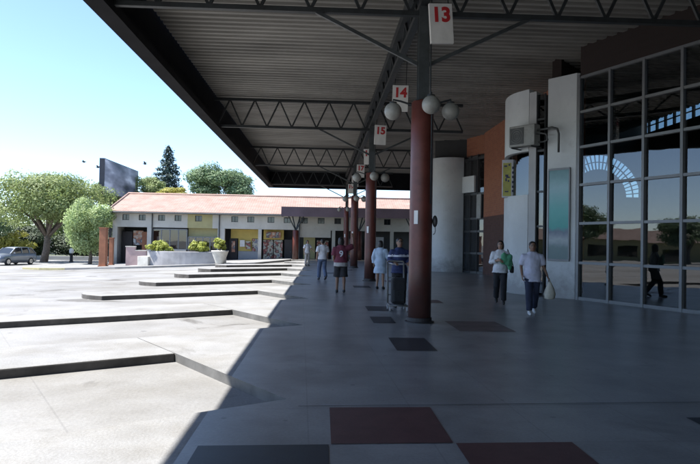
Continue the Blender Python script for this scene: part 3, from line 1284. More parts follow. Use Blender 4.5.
def wband(mb, xa, xb):
    cuts = [w for w in wx if w[0] > xa and w[1] < xb]
    mb.span(xa, xb, 54.0, 54.25, zb0, zw0)
    mb.span(xa, xb, 54.0, 54.25, zw1, zt0)
    x = xa
    for a, b in cuts:
        mb.span(x, a, 54.0, 54.25, zw0, zw1)
        x = b
    mb.span(x, xb, 54.0, 54.25, zw0, zw1)


wband(mb, x0, FX(187))
wband(mb, FX(212), x1)
# pillars down to the pavement
for px, w in ((115, .42), (149.5, .45), (221, .62), (260, .3), (335, .3), (395, .3)):
    mb.span(FX(px) - w / 2, FX(px) + w / 2, 53.97, 54.3, gz(FX(px), 54) + .1, 2.6)
# end wall and back
mb.span(x0, x0 + .2, 54.25, 64.5, -1.2, 3.9)
mb.prism([(x0, 54.3), (x0 + .2, 54.3), (x0 + .2, 58.9), (x0, 58.9)], 3.9, lambda x, y: 4.0 + (y - 53.3) * .34 - .05)
mb.span(x0 + .2, x1, 64.3, 64.5, -1.2, 3.9)
mb.span(FX(150), FX(186), 54.03, 54.2, gz(FX(165), 54) + .1, .65)
wl = mb.build('wall', 'far_wall', fb)
mb = MB()
wband(mb, FX(187), FX(212))
mb.span(FX(187), FX(218), 54.5, 54.6, 1.85, 2.6)
mb.build('yellow_wall', 'far_yellow', fb)
for a, b in wx:
    w = MB()
    w.span(a, b, 54.10, 54.13, zw0, zw0 + .04)
    w.span(a, b, 54.10, 54.13, zw1 - .04, zw1)
    for q in (a, (a + b) / 2 - .02, b - .04):
        w.span(q, q + .04, 54.10, 54.13, zw0 + .04, zw1 - .04)
    wo = w.build('window', 'frame_dark', fb)
    w = MB()
    w.face([(a, 54.14, zw0), (b, 54.14, zw0), (b, 54.14, zw1), (a, 54.14, zw1)])
    w.build('pane', 'car_glass', wo)
# set-back shopfront wall
mb = MB()
mb.span(x0 + .2, x1, 56.6, 56.8, -1.2, 3.0)
mb.span(x0 + .2, x1, 54.3, 56.6, 2.62, 2.7)
mb.build('recess_wall', 'hall_dark', fb)
mb = MB()
mb.span(FX(228), FX(260), 55.6, 55.7, 1.75, 2.6)
mb.span(FX(236), FX(250), 55.6, 55.7, .6, 1.75)
mb.span(FX(262), FX(283), 55.6, 55.7, 1.7, 2.6)
mb.build('yellow_front', 'shop_yellow', fb)
mb = MB()
mb.span(FX(236), FX(258), 55.6, 55.72, -.4, .58)
mb.build('shop_counter', 'pillar_grey', fb)
for a, b, z0_, z1_, m in ((250.5, 257.5, .6, 1.72, 'goods'), (262, 272, -.3, 1.65, 'goods'), (273, 282, -.3, 1.65, 'goods'), (128, 138, 1.0, 2.3, 'poster_a')):
    w = MB()
    w.span(FX(a), FX(b), 55.5, 55.58, z0_, z1_)
    w.build('poster', m, fb)
for a, b in ((227, 235), (117, 127), (284, 292)):
    w = MB()
    w.span(FX(a), FX(b), 55.5, 55.56, gz(FX(a), 55) + .1, 1.72 if a > 200 else 2.2)
    dd = w.build('door', 'base_dark', fb)
    w = MB()
    w.ell((FX(b) - .12, 55.47, .6), (.03, .03, .03), 8, 6)
    w.build('handle', 'chrome', dd)
w = MB()
w.span(FX(139), FX(147), 54.9, 55.1, gz(FX(143), 55) + .1, 2.2)
w.build('orange_panel', 'orange_brown', fb)
# wide dark shop windows
for a, b, z0_, z1_ in ((152.5, 186.5, .68, 2.45), (188, 217, .5, 1.8)):
    w = MB()
    xa, xb = FX(a), FX(b)
    for x in [xa + (xb - xa) * q / 4 for q in range(5)]:
        w.span(x - .04, x + .04, 54.06, 54.12, z0_, z1_)
    for z in (z0_, z1_):
        w.span(xa, xb, 54.055, 54.125, z - .04, z + .04)
    wo = w.build('shop_window', 'frame', fb)
    w = MB()
    w.face([(xa, 54.10, z0_), (xb, 54.10, z0_), (xb, 54.10, z1_), (xa, 54.10, z1_)])
    w.build('pane', 'glass_dark', wo)

for px in (152, 219, 300):
    w = MB()
    w.tube([(FX(px), 53.9, 3.85), (FX(px), 53.9, gz(FX(px), 54) + .2)], .05, 7)
    w.build('downpipe', 'steel_grey', fb)
w = MB()
w.tube([(x0 - .2, 53.2, 3.86), (x1, 53.2, 3.86)], .07, 7)
w.build('gutter', 'steel_grey', fb)
for a, b, z0_, z1_, m in ((229.5, 233, .5, 1.5, 'poster_a'), (238, 243, 1.0, 1.6, 'sign_white'), (244, 249, .8, 1.5, 'goods'), (265, 280, 1.85, 2.4, 'poster_a'), (304, 316, -.1, 2.0, 'far_yellow'), (318, 330, -.1, 1.7, 'goods'), (345, 365, .0, 1.9, 'poster_a'), (372, 388, -.1, 2.1, 'pillar_grey'), (154, 160, .9, 1.8, 'sign_white')):
    w = MB()
    w.span(FX(a), FX(b), 54.9 if a < 200 else 55.3, 54.95 if a < 200 else 55.4, z0_, z1_)
    w.build('shop_display', m, fb)
w = MB()
w.span(FX(296), FX(332), 54.05, 54.2, 1.95, 2.6)
w.build('beam_panel', 'far_wall', fb)

# low purple canopy in front of it
pc = thing('purple_canopy', 'low flat canopy with deep dull purple fascia before the tiled building', 'canopy', (2, 52, 0))
mb = MB()
mb.span(-3.55, 13, 51.75, 51.85, 3.72, 4.55)
mb.span(-3.55, -3.45, 51.85, 53.2, 3.72, 4.55)
mb.build('fascia', 'purple', pc)
mb = MB()
mb.span(-3.45, 13, 51.85, 53.25, 4.3, 4.4)
mb.build('roof_slab', 'deck', pc)
for x in (-2.3, 3.2, 8.0):
    mb = MB()
    mb.smooth = True
    mb.lathe((x, 52.5, -.2), [(.27, 0), (.27, 2.7), (.24, 2.75)], 16)
    c = mb.build('post', 'col_red', pc)
    mb = MB()
    for dx, dy in ((-.9, 0), (.9, 0), (.45, .6), (-.45, .6)):
        mb.tube([(x, 52.5, 2.5), (x + dx * .5, 52.5 + dy * .5, 3.35), (x + dx, 52.5 + dy, 4.3)], .06, 6)
    mb.build('strut', 'steel_grey', c)

# orange-brown gate posts left of the building
for (x, y, w, h, lab) in ((-16.75, 46.9, .5, 2.95, 'thick orange-brown square post on the pavement left of the tiled building'),
                          (-17.1, 49.7, .3, 2.2, 'thinner orange-brown post behind the thick one beside the building corner')):
    z = gz(x, y) + .1
    t = thing('gate_post', lab, 'post', (x, y, z))
    mb = MB()
    mb.box((x, y, z + h / 2), (w, w, h))
    mb.build('shaft', 'orange_brown', t, bevel=.02)
    mb = MB()
    mb.box((x, y, z + h + .04), (w + .08, w + .08, .08))
    mb.build('cap', 'orange_brown', t)
    mb = MB()
    mb.box((x, y, z + .06), (w + .1, w + .1, .12))
    mb.build('plinth', 'orange_brown', t)

# pinkish low wall
t = thing('low_wall', 'short stepped pinkish masonry wall beside the dark doorway', 'wall', (-14.6, 47.6, -.6))
mb = MB()
mb.span(-15.25, -14.55, 47.5, 47.8, -.8, .92)
mb.span(-14.55, -13.7, 47.5, 47.8, -.8, .62)
mb.build('masonry', 'pink', t)
mb = MB()
mb.span(-15.29, -14.53, 47.46, 47.84, .92, .98)
mb.span(-14.53, -13.66, 47.46, 47.84, .62, .68)
mb.build('coping', 'urn', t)

# ------------------------------------------------------------------ vegetation
def leaves_mesh(name, blobs, n, size, m, parent, seed, flat=.35, surf=.55, droop=0.0):
    rnd = random.Random(seed)
    V, Fc = [], []
    tot = sum(b[3] * b[4] * b[5] for b in blobs)
    for cx, cy, cz, rx_, ry_, rz_ in blobs:
        cnt = int(n * (rx_ * ry_ * rz_) / tot)
        for _ in range(cnt):
            u = rnd.uniform(-1, 1)
            ph = rnd.uniform(0, 2 * math.pi)
            s = math.sqrt(1 - u * u)
            d = Vector((s * math.cos(ph), s * math.sin(ph), u))
            rr = (surf + (1 - surf) * rnd.random()) * (1 + .22 * noise.noise(Vector((d.x * 2.3 + cx, d.y * 2.3 + cy, d.z * 2.3 + cz))))
            if rnd.random() < .12:
                rr *= rnd.uniform(1.0, 1.14)
            p = Vector((cx + d.x * rx_ * rr, cy + d.y * ry_ * rr, cz + d.z * rz_ * rr))
            nrm = (d + Vector((rnd.gauss(0, .38), rnd.gauss(0, .38), rnd.gauss(0, .38) + .35))).normalized()
            a = nrm.orthogonal().normalized()
            a.rotate(Matrix.Rotation(rnd.uniform(0, 6.28), 3, nrm))
            if droop:
                a = (a + Vector((0, 0, -droop))).normalized()
            b = nrm.cross(a).normalized()
            sz = size * rnd.uniform(.6, 1.35)
            i = len(V)
            V += [tuple(p - a * sz), tuple(p + b * sz * flat * 1.4 - nrm * sz * .1), tuple(p + a * sz), tuple(p - b * sz * flat * 1.4 - nrm * sz * .1)]
            Fc.append((i, i + 1, i + 2, i + 3))
    off = parent.location if parent else Vector()
    me = bpy.data.meshes.new(name)
    me.from_pydata([(x - off.x, y - off.y, z - off.z) for x, y, z in V], [], Fc)
    me.materials.append(M[m])
    o = bpy.data.objects.new(name, me)
    COL.objects.link(o)
    o.parent = parent
    return o


def clumps(c, r, n, rnd, rb=(.28, .45), low=-.6):
    out = []
    for _ in range(n):
        while True:
            d = Vector((rnd.uniform(-1, 1), rnd.uniform(-1, 1), rnd.uniform(low, 1)))
            if .35 < d.length < 1:
                break
        k = rnd.uniform(*rb)
        q = min(r)
        out.append((c[0] + d.x * r[0] * .78, c[1] + d.y * r[1] * .78, c[2] + d.z * r[2] * .78, r[0] * k * rnd.uniform(.8, 1.2), r[1] * k, max(q * .2, r[2] * k * rnd.uniform(.7, 1.0))))
    return out


def tree(name, label, base, c, r, n, nl, size, m, seed, cat='tree', group=None, trunk=.25, forks=4, low=-.6, rb=(.28, .45), droop=0.0):
    rnd = random.Random(seed)
    t = thing(name, label, cat, base, group)
    bl = clumps(c, r, n, rnd, rb, low)
    leaves_mesh('crown', bl, int(nl * 1.7), size * .76, m, t, seed, droop=droop)
    mb = MB()
    mb.smooth = True
    b = Vector(base)
    fork = b + (Vector(c) - b) * .45 + Vector((rnd.uniform(-.2, .2), 0, 0))
    mb.tube([b - Vector((0, 0, .3)), b + (fork - b) * .5 + Vector((trunk * .4, 0, 0)), fork], [trunk * 1.25, trunk, trunk * .8], 9)
    for k in range(forks):
        q = Vector(rnd.choice(bl)[:3])
        mid_ = fork + (q - fork) * .5 + Vector((0, 0, .1 * r[2]))
        mb.tube([fork - Vector((0, 0, .1)), mid_, q], [trunk * .6, trunk * .35, trunk * .12], 7)
    mb.build('trunk', 'bark', t)
    return t


G = lambda x, y: gz(x, y)
# big spreading tree far left
tree('spreading_tree', 'big spreading green tree with pale forked trunk behind the grey car', (-27.2, 60, -1.0), (-26.8, 60.5, 4.9), (6.4, 5.0, 3.3), 34, 15000, .17, 'leaf_mid', 11,
     trunk=.32, forks=9, low=-.55)
tree('leafy_tree', 'green tree at the left edge of the picture, left of the spreading tree', (-36.5, 64, -1.0), (-36.0, 64, 3.9), (4.2, 4.0, 3.1), 18, 7000, .17, 'leaf_green', 12, forks=5)
tree('drooping_tree', 'pale green drooping tree standing in front of the spreading tree beside the gate posts', (-20.3, 53.5, -.95), (-20.3, 53.5, 2.45), (2.35, 2.2, 2.75), 22, 9000, .13, 'leaf_pale', 13,
     trunk=.16, low=-.75, droop=.9, rb=(.3, .48))
tree('broadleaf_tree', 'round mid green broadleaf tree rising behind the salmon roof', (-13.8, 80, -.9), (-13.6, 80, 9.0), (4.6, 4, 3.2), 32, 13000, .2, 'leaf_green', 14, forks=6)
tree('leafy_tree', 'green tree behind the billboard, left of the dark conifer', (-19.8, 74, -.9), (-20.6, 74, 7.2), (3.0, 2.6, 1.9), 12, 4200, .17, 'leaf_mid', 15)
tree('yellow_tree', 'yellow-green tree peeping over the roof below the conifer', (-17, 69, -.9), (-17.0, 69, 6.7), (2.6, 2, 1.25), 12, 3800, .15, 'leaf_yellow', 16)
tree('leafy_tree', 'hazy green tree top seen between the spreading tree and the billboard', (-22.5, 72, -.95), (-24.6, 72, 6.6), (3.6, 2.4, 3.0), 16, 6000, .17, 'leaf_mid', 17)
tree('small_tree', 'small dark tree top above the roof left of the distant columns', (-.4, 92, -.2), (-.4, 92, 8.0), (1.1, 1, 1.0), 7, 900, .16, 'leaf_dark', 18, trunk=.12)
tree('small_tree', 'small green tree top above the roof right of the second column', (11.6, 92, -.2), (11.6, 92, 7.9), (2.0, 1.5, .9), 7, 1200, .16, 'leaf_green', 19, trunk=.12)
tree('small_tree', 'low distant tree top just above the roof under the canopy edge', (-9.2, 120, -.2), (-8.2, 120, 8.9), (2.6, 1.5, .7), 7, 1200, .16, 'leaf_green', 20, trunk=.12)

# conifer
t = thing('conifer', 'tall dark pointed conifer behind the tiled building', 'tree', (-23.0, 90, -1))
rnd = random.Random(5)
bl = []
for k in range(60):
    f = k / 60
    z = 6.2 + 9.2 * f
    rad = 3.2 * (1 - f) ** .8 * (.75 + .4 * rnd.random()) + .15
    a = k * 2.4
    for s in (.35, .8):
        bl.append((-23.0 + rad * s * math.cos(a), 90 + rad * s * math.sin(a), z - .12 * rad * s, .28 * rad + .32, .28 * rad + .32, .42))
leaves_mesh('crown', bl, 9000, .17, 'leaf_dark', t, 5, surf=.3)
mb = MB()
mb.smooth = True
mb.tube([(-23, 90, -1.3), (-23, 90, 8), (-23, 90, 15.3)], [.4, .28, .05], 8)
mb.build('trunk', 'bark', t)

wd_ = [(-48, 84, 5.2, 6, 'leaf_green'), (-40, 88, 5.6, 6, 'leaf_mid'), (-32, 86, 5.0, 5.5, 'leaf_green'), (-24, 84, 5.4, 5, 'leaf_mid'), (-16.5, 88, 6.4, 5, 'leaf_green')]
for k, (x, y, h, r_, m) in enumerate(wd_):
    tree('wood_tree', ['dense tree closing the view behind the leftmost tree', 'dense tree closing the view behind the grey car', 'dense tree closing the view behind the forked trunk',
                       'dense tree closing the view between forked trunk and drooping tree', 'dense tree rising between dark conifer and round broadleaf tree'][k], (x, y, -1), (x, y, h * .62), (r_, 4, h * .75), 22, 6000, .22, m, 120 + k,
         group='dense trees behind the yard', low=-.95, rb=(.32, .48))

# dark hedge masses beneath the trees
hz = [(-41, 76, 3.0, 1.9), (-35.5, 74, 3.2, 2.2), (-30, 75, 3.4, 2.0), (-24.5, 73, 3.2, 2.4), (-45.5, 72, 2.5, 2.4)]
for k, (x, y, rx_, h) in enumerate(hz):
    t = thing('hedge_bush', ['dark bush under the left edge trees', 'dark bush behind the grey car roof', 'dark bush left of the forked trunk', 'dark bush behind the black bollard',
                             'dark bush at the outer left edge behind parked cars'][k], 'bush', (x, y, -.97), 'dark bushes under the trees')
    rnd = random.Random(40 + k)
    leaves_mesh('foliage', clumps((x, y, h * .4), (rx_ * 1.15, 1.6, h * .85), 18, rnd, (.38, .55), -.9), 9000, .15, 'leaf_hedge', t, 60 + k)
    mb = MB()
    for q in range(5):
        mb.tube([(x + (q - 2) * .5, y, -1.2), (x + (q - 2) * .8, y, h * .5)], [.06, .02], 6)
    mb.build('stems', 'bark', t)
t = thing('round_bush', 'olive yellow rounded bush left of the forked trunk', 'bush', (-34, 66, -1))
rnd = random.Random(77)
leaves_mesh('foliage', clumps((-33.6, 66, 1.0), (2.6, 1.6, 1.5), 12, rnd, (.35, .5), -.7), 2600, .15, 'leaf_yellow', t, 78)
mb = MB()
mb.tube([(-33.6, 66, -1.2), (-33.6, 66, .8)], [.1, .04], 6)
mb.build('stems', 'bark', t)

# trees and a long low building across the yard to the left (they show in the glass wall)
for k, (x, y, h, r_) in enumerate(((-62, 2, 4.2, 4.5), (-66, 14, 5.2, 5), (-60, 27, 4.0, 4.2), (-58, 41, 4.6, 5))):
    tree('yard_tree', ['rounded yard tree out to the left, nearest the camera of its row', 'tallest rounded yard tree out to the left',
                       'small rounded yard tree out to the left', 'yard tree out to the left beside the far parked cars'][k],
         (x, y, gz(x, y)), (x, y, h - .3), (r_, r_, h * .62), 16, 4500, .24, 'leaf_green', 90 + k, group='trees across the yard reflected in the glass', forks=4)
t = thing('yard_building', 'long low red-roofed building across the yard reflected in the glass', 'building', (-75, 18, -.9))
mb = MB()
mb.span(-80, -74, -20, 50, -1, 2.6)
mb.build('wall', 'far_yellow', t)
mb = MB()
mb.face([(-73.5, -20.5, 2.5), (-73.5, 50.5, 2.5), (-77, 50.5, 4.4), (-77, -20.5, 4.4)])
mb.face([(-77, -20.5, 4.4), (-77, 50.5, 4.4), (-80.5, 50.5, 2.5), (-80.5, -20.5, 2.5)])
mb.build('roof', 'roof_tile', t)
for y in range(-18, 50, 6):
    mb = MB()
    mb.span(-74, -73.95, y, y + 3.0, -.2, 1.5)
    mb.build('shop_opening', 'glass_dark', t)

# planter trough
t = thing('planter', 'long low grey concrete planter on the far pavement', 'planter', (-10.4, 46, -.4))
mb = MB()
o_pts = arc((-10.2, 53.0), 7.6, 247, 293, 14)
i_pts = arc((-10.2, 53.0), 6.5, 293, 247, 14)
mb.prism(o_pts + i_pts, -.9, .66)
mb.build('trough', 'planter', t, bevel=.03)
mb = MB()
o2 = arc((-10.2, 53.0), 7.45, 248, 292, 14)
i2 = arc((-10.2, 53.0), 6.65, 292, 248, 14)
mb.prism(o2 + i2, .5, .675)
mb.build('soil', 'soil', t)
mb = MB()
mb.prism([(-13.85, 45.85), (-13.0, 45.65), (-12.8, 46.6), (-13.65, 46.9)], -.9, .25)
mb.build('sunlit_end', 'urn', t, bevel=.03)  # pale block paints the sunlit left end of the trough
for k, (x, y, rx_, rz_, m, lab) in enumerate(((-12.3, 46.05, .95, .62, 'leaf_lime', 'bushy lime green shrub in the left end of the grey planter'),
                                              (-9.3, 45.95, .72, .62, 'leaf_lime', 'pointed lime green shrub in the middle of the grey planter'))):
    s = thing('shrub', lab, 'plant', (x, y, .67), 'shrubs in the far planter')
    rnd = random.Random(30 + k)
    leaves_mesh('foliage', clumps((x, y, .95), (rx_, .5, rz_), 14, rnd, (.3, .45), -.4), 1300, .10, m, s, 31 + k)
    mb = MB()
    for q in range(4):
        mb.tube([(x + (q - 1.5) * .1, y, .6), (x + (q - 1.5) * .3, y, 1.0)], [.03, .012], 5)
    mb.build('stems', 'bark', s)
ux, uy, uz = -7.55, 44.95, gz(-7.55, 44.95) + .14
t = thing('urn', 'pale tapered flower urn right of the long planter', 'planter', (ux, uy, uz))
mb = MB()
mb.smooth = True
mb.lathe((ux, uy, uz), [(.30, 0), (.32, .06), (.40, .3), (.52, .62), (.60, .86), (.64, .90), (.64, .98), (.54, .98), (.52, .9)], 24)
mb.build('pot', 'urn', t)
mb = MB()
mb.lathe((ux, uy, uz), [(.51, .88), (.51, .92)], 20)
mb.build('soil', 'soil', t)
s = thing('shrub', 'upright yellow-green shrub growing in the pale urn', 'plant', (ux, uy, uz + .95))
rnd = random.Random(52)
leaves_mesh('foliage', clumps((ux, uy, uz + 1.45), (.52, .5, .55), 14, rnd, (.3, .45), -.8), 1300, .09, 'leaf_lime', s, 53)
mb = MB()
mb.tube([(ux, uy, uz + .9), (ux, uy, uz + 1.5)], [.05, .02], 6)
mb.build('stems', 'bark', s)

# ------------------------------------------------------------------ billboard
t = thing('billboard', 'dark framed grey billboard tilted away above the roof end', 'billboard', (-22.2, 66, -.9))
# panel faces the yard and the camera
zb_, zt_ = 6.05, 9.6
A0, A1 = Vector((-22.2, 61.2, 0)), Vector((-22.3, 72.6, 0))
dv = (A1 - A0).normalized()
nv = Vector((dv.y, -dv.x, 0))
ang = math.atan2(dv.y, dv.x)
mid = (A0 + A1) / 2
ln = (A1 - A0).length
mb = MB()
mb.box((mid.x, mid.y, (zb_ + zt_) / 2), (ln, .5, zt_ - zb_), rot=ang)
mb.build('cabinet', 'billboard_case', t)
mb = MB()
mb.box((mid.x + nv.x * .26, mid.y + nv.y * .26, (zb_ + zt_) / 2), (ln - .14, .02, zt_ - zb_ - .14), rot=ang)
mb.build('poster', 'billboard_face', t)
mb = MB()
for f in (.25, .75):
    p = A0 + dv * (ln * f)
    mb.tube([(p.x, p.y, -1.2), (p.x, p.y, zb_ + .1)], .14, 8)
mb.build('support_post', 'steel', t)

# birds
for k, (x, z, y) in enumerate(((-19.59, 7.77, 50), (-18.45, 7.35, 50), (-14.66, 7.72, 50))):
    mb = MB()
    mb.smooth = True
    b = Vector((x, y, z))
    mb.ell(b, (.17, .08, .075), 10, 8)
    mb.ell(b + Vector((-.19, 0, .04)), (.055, .05, .05), 8, 6)
    mb.loft([[b + Vector((.14, -.03, 0)), b + Vector((.14, .03, 0)), b + Vector((.14, .03, .02)), b + Vector((.14, -.03, .02))],
             [b + Vector((.30, -.07, .0)), b + Vector((.30, .07, .0)), b + Vector((.30, .07, .01)), b + Vector((.30, -.07, .01))]])
    for sy in (-1, 1):
        w0, w1, w2 = .05 * sy, .28 * sy, .46 * sy
        up = .12 + .05 * k
        mb.loft([[b + Vector((-.09, w0, .03)), b + Vector((.10, w0, .03)), b + Vector((.10, w0, .05)), b + Vector((-.09, w0, .05))],
                 [b + Vector((-.10, w1, up)), b + Vector((.08, w1, up)), b + Vector((.08, w1, up + .015)), b + Vector((-.10, w1, up + .015))],
                 [b + Vector((.02, w2, up + .02)), b + Vector((.07, w2, up + .02)), b + Vector((.07, w2, up + .03)), b + Vector((.02, w2, up + .03))]])
    mb.v = [tuple(b + (Vector(p) - b) * .72) for p in mb.v]
    o = mb.build('bird', 'dark')
    tag(o, ['small dark bird flying over the spreading tree, leftmost of three', 'small dark bird flying close to the billboard left edge', 'small dark bird flying between billboard and conifer'][k],
        'bird', 'dark birds in the sky')

# bollard
bx, by = -24.9, 61.0
t = thing('bollard', 'black bollard with a white cap at the pavement end', 'bollard', (bx, by, gz(bx, by)))
mb = MB()
mb.smooth = True
mb.lathe((bx, by, gz(bx, by)), [(.2, 0), (.2, .1), (.15, .13), (.14, .85), (.16, .87)], 14)
mb.build('shaft', 'dark', t)
mb = MB()
mb.smooth = True
mb.lathe((bx, by, gz(bx, by)), [(.17, .87), (.21, .95), (.21, 1.2), (.14, 1.36), (.03, 1.40)], 14)
mb.build('cap', 'white_paint', t)

# pale strip added to stand for sunlit ground behind the car
t = mb = None
mb = MB()
mb.span(-45, -22.6, 66.0, 66.3, -1.1, -.45)
o = mb.build('sunlit_ground_strip', 'white_wall', bevel=.02)
tag(o, 'low white strip standing in for sunlit ground behind the parked car', 'wall')


# ------------------------------------------------------------------ cars
def make_car(label, loc, rz, paint, group=None, h=1.0):
    t = thing('parked_car', label, 'car', loc, group, rz)
    # local: front towards -X, width along Y, z up
    L, Wd = 4.1, 1.66
    prof = [  # x, z_bottom, z_top, half width
        (-2.05, .38, .62, .62), (-1.98, .26, .80, .74), (-1.6, .22, .90, .80), (-.95, .20, .98, .82), (-.80, .20, 1.0, .83), (0, .20, 1.02, .83), (1.0, .20, 1.02, .83), (1.7, .22, 1.0, .82), (1.98, .30, .96, .78), (2.05, .42, .80, .70)]
    rings = []
    for x, zb, zt, w in prof:
        rings.append([(x, -w, zb), (x, -w - .02, zb + (zt - zb) * .55), (x, -w + .06, zt), (x, 0, zt + .03), (x, w - .06, zt), (x, w + .02, zb + (zt - zb) * .55), (x, w, zb), (x, 0, zb)])
    mb = MB()
    mb.smooth = True
    mb.loft(rings)
    # greenhouse pillars and roof
    roof = [(-.35, 1.46, .60), (.1, 1.54, .63), (.9, 1.54, .63), (1.55, 1.48, .60)]
    rr = []
    for x, z, w in roof:
        rr.append([(x, -w, z - .04), (x, -w + .12, z), (x, w - .12, z), (x, w, z - .04), (x, 0, z - .06)])
    mb.loft(rr)
    mb.smooth = False
    for s in (-1, 1):
        mb.bar((-1.0, s * .74, .98), (-.33, s * .60, 1.46), .07, .06)
        mb.bar((.32, s * .765, 1.0), (.34, s * .625, 1.48), .08, .05)
        mb.bar((1.2, s * .76, 1.0), (1.15, s * .62, 1.48), .08, .05)
        mb.bar((1.95, s * .72, .96), (1.55, s * .59, 1.45), .12, .06)
    body = mb.build('body', paint, t, local=True)
    mb = MB()
    mb.face([(-1.02, -.70, .99), (-1.02, .70, .99), (-.36, .57, 1.44), (-.36, -.57, 1.44)])
    mb.build('windscreen', 'car_glass', t, local=True)
    mb = MB()
    mb.face([(1.93, -.68, .97), (1.93, .68, .97), (1.56, .56, 1.43), (1.56, -.56, 1.43)])
    mb.build('rear_window', 'car_glass', t, local=True)
    for s in (-1, 1):
        mb = MB()
        mb.face([(-.95, s * .755, 1.0), (1.9, s * .735, .98), (1.5, s * .60, 1.45), (-.32, s * .60, 1.45)])
        mb.build('side_window', 'car_glass', t, local=True)
        mb = MB()
        mb.box((-.72, s * .93, 1.03), (.10, .16, .13))
        mb.build('mirror', paint, t, local=True, bevel=.03)
        mb = MB()
        mb.ell((-1.98, s * .56, .69), (.07, .17, .09), 10, 8)
        mb.build('headlight', 'lamp_clear', t, local=True)
        for x in (-1.28, 1.27):
            mb = MB()
            mb.smooth = True
            n = 20
            mb.loft([[(x + rr_ * math.cos(2 * math.pi * k / n), s * yy, .31 + rr_ * math.sin(2 * math.pi * k / n)) for k in range(n)] for rr_, yy in ((.27, .66), (.31, .69), (.31, .84), (.27, .862))])
            w = mb.build('tyre', 'rubber', t, local=True)
            mb = MB()
            mb.loft([[(x + rr_ * math.cos(2 * math.pi * k / n), s * yy, .31 + rr_ * math.sin(2 * math.pi * k / n)) for k in range(n)] for rr_, yy in ((.19, .85), (.19, .868), (.08, .874))])
            mb.build('rim', 'chrome', w, local=True)
    mb = MB()
    mb.box((-2.04, 0, .42), (.12, 1.3, .16))
    mb.build('bumper', 'plastic_dark', t, local=True, bevel=.03)
    mb = MB()
    mb.box((-2.03, 0, .64), (.06, .7, .12))
    mb.build('grille', 'plastic_dark', t, local=True)
    return t


cx, cy = -26.9, 53.5
make_car('grey hatchback parked left of the pavement end under the spreading tree', (cx, cy, gz(cx, cy)), R(74), 'car_paint')
make_car('pale car half cut off at the left picture edge behind the grey hatchback', (-36.5, 63.5, gz(-36.5, 63)), R(30), 'car_paint_pale')


# ------------------------------------------------------------------ people
def remesh(mb, name, mats, parent, voxel, it=3, paint=None, folds=0.0):
    tmp = mb.build(name + '_tmp', [], None)
    md = tmp.modifiers.new('r', 'REMESH')
    md.mode = 'VOXEL'
    md.voxel_size = voxel
    md.use_smooth_shade = True
    s = tmp.modifiers.new('s', 'SMOOTH')
    s.factor = .5
    s.iterations = it
    dg = bpy.context.evaluated_depsgraph_get()
    me = bpy.data.meshes.new_from_object(tmp.evaluated_get(dg))
    bpy.data.objects.remove(tmp)
    me.materials.clear()
    for m in mats:
        me.materials.append(M[m])
    if folds:
        for v in me.vertices:
            c = v.co
            q = noise.noise(Vector((c.x * 9, c.y * 9, c.z * 5.5))) * .7 + noise.noise(Vector((c.x * 22, c.y * 22, c.z * 12 + 5))) * .4
            v.co = c + v.normal * (folds * q + folds * .25)
    for p in me.polygons:
        p.use_smooth = True
        p.material_index = paint(p.center) if paint else 0
    me.name = name
    o = bpy.data.objects.new(name, me)
    COL.objects.link(o)
    o.parent = parent
    return o


def lerp(a, b, t):
    return Vector(a) * (1 - t) + Vector(b) * t


def hand(mb, wrist, d, side, curl, palm_n):
    """palm, four unequal bent fingers and a side thumb; d = direction, side = thumb side"""
    w, d, side, pn = Vector(wrist), Vector(d).normalized(), Vector(side).normalized(), Vector(palm_n).normalized()
    rings = []
    for t, a, b in ((0, .024, .020), (.03, .036, .017), (.06, .042, .016), (.09, .040, .014)):
        rings.append([w + d * t + side * (a * math.cos(q * math.pi / 5)) + pn * (b * math.sin(q * math.pi / 5)) for q in range(10)])
    mb.loft(rings)
    for k, (off, ln) in enumerate(((.031, .070), (.011, .080), (-.010, .074), (-.030, .058))):
        a = w + d * .085 + side * off
        d1 = (d + pn * curl * .6).normalized()
        d2 = (d + pn * curl * 1.8).normalized()
        b = a + d1 * ln * .5
        c = b + d2 * ln * .5
        mb.tube([a - d * .015, a, b, c], [.0105, .0105, .0098, .0078], 7)
    a = w + d * .03 + side * .030
    b = a + (side * .8 + d * .6 + pn * .3).normalized() * .035
    c = b + (d + pn * (.3 + curl) + side * .15).normalized() * .034
    mb.tube([a - side * .01, a, b, c], [.014, .014, .012, .009], 7)


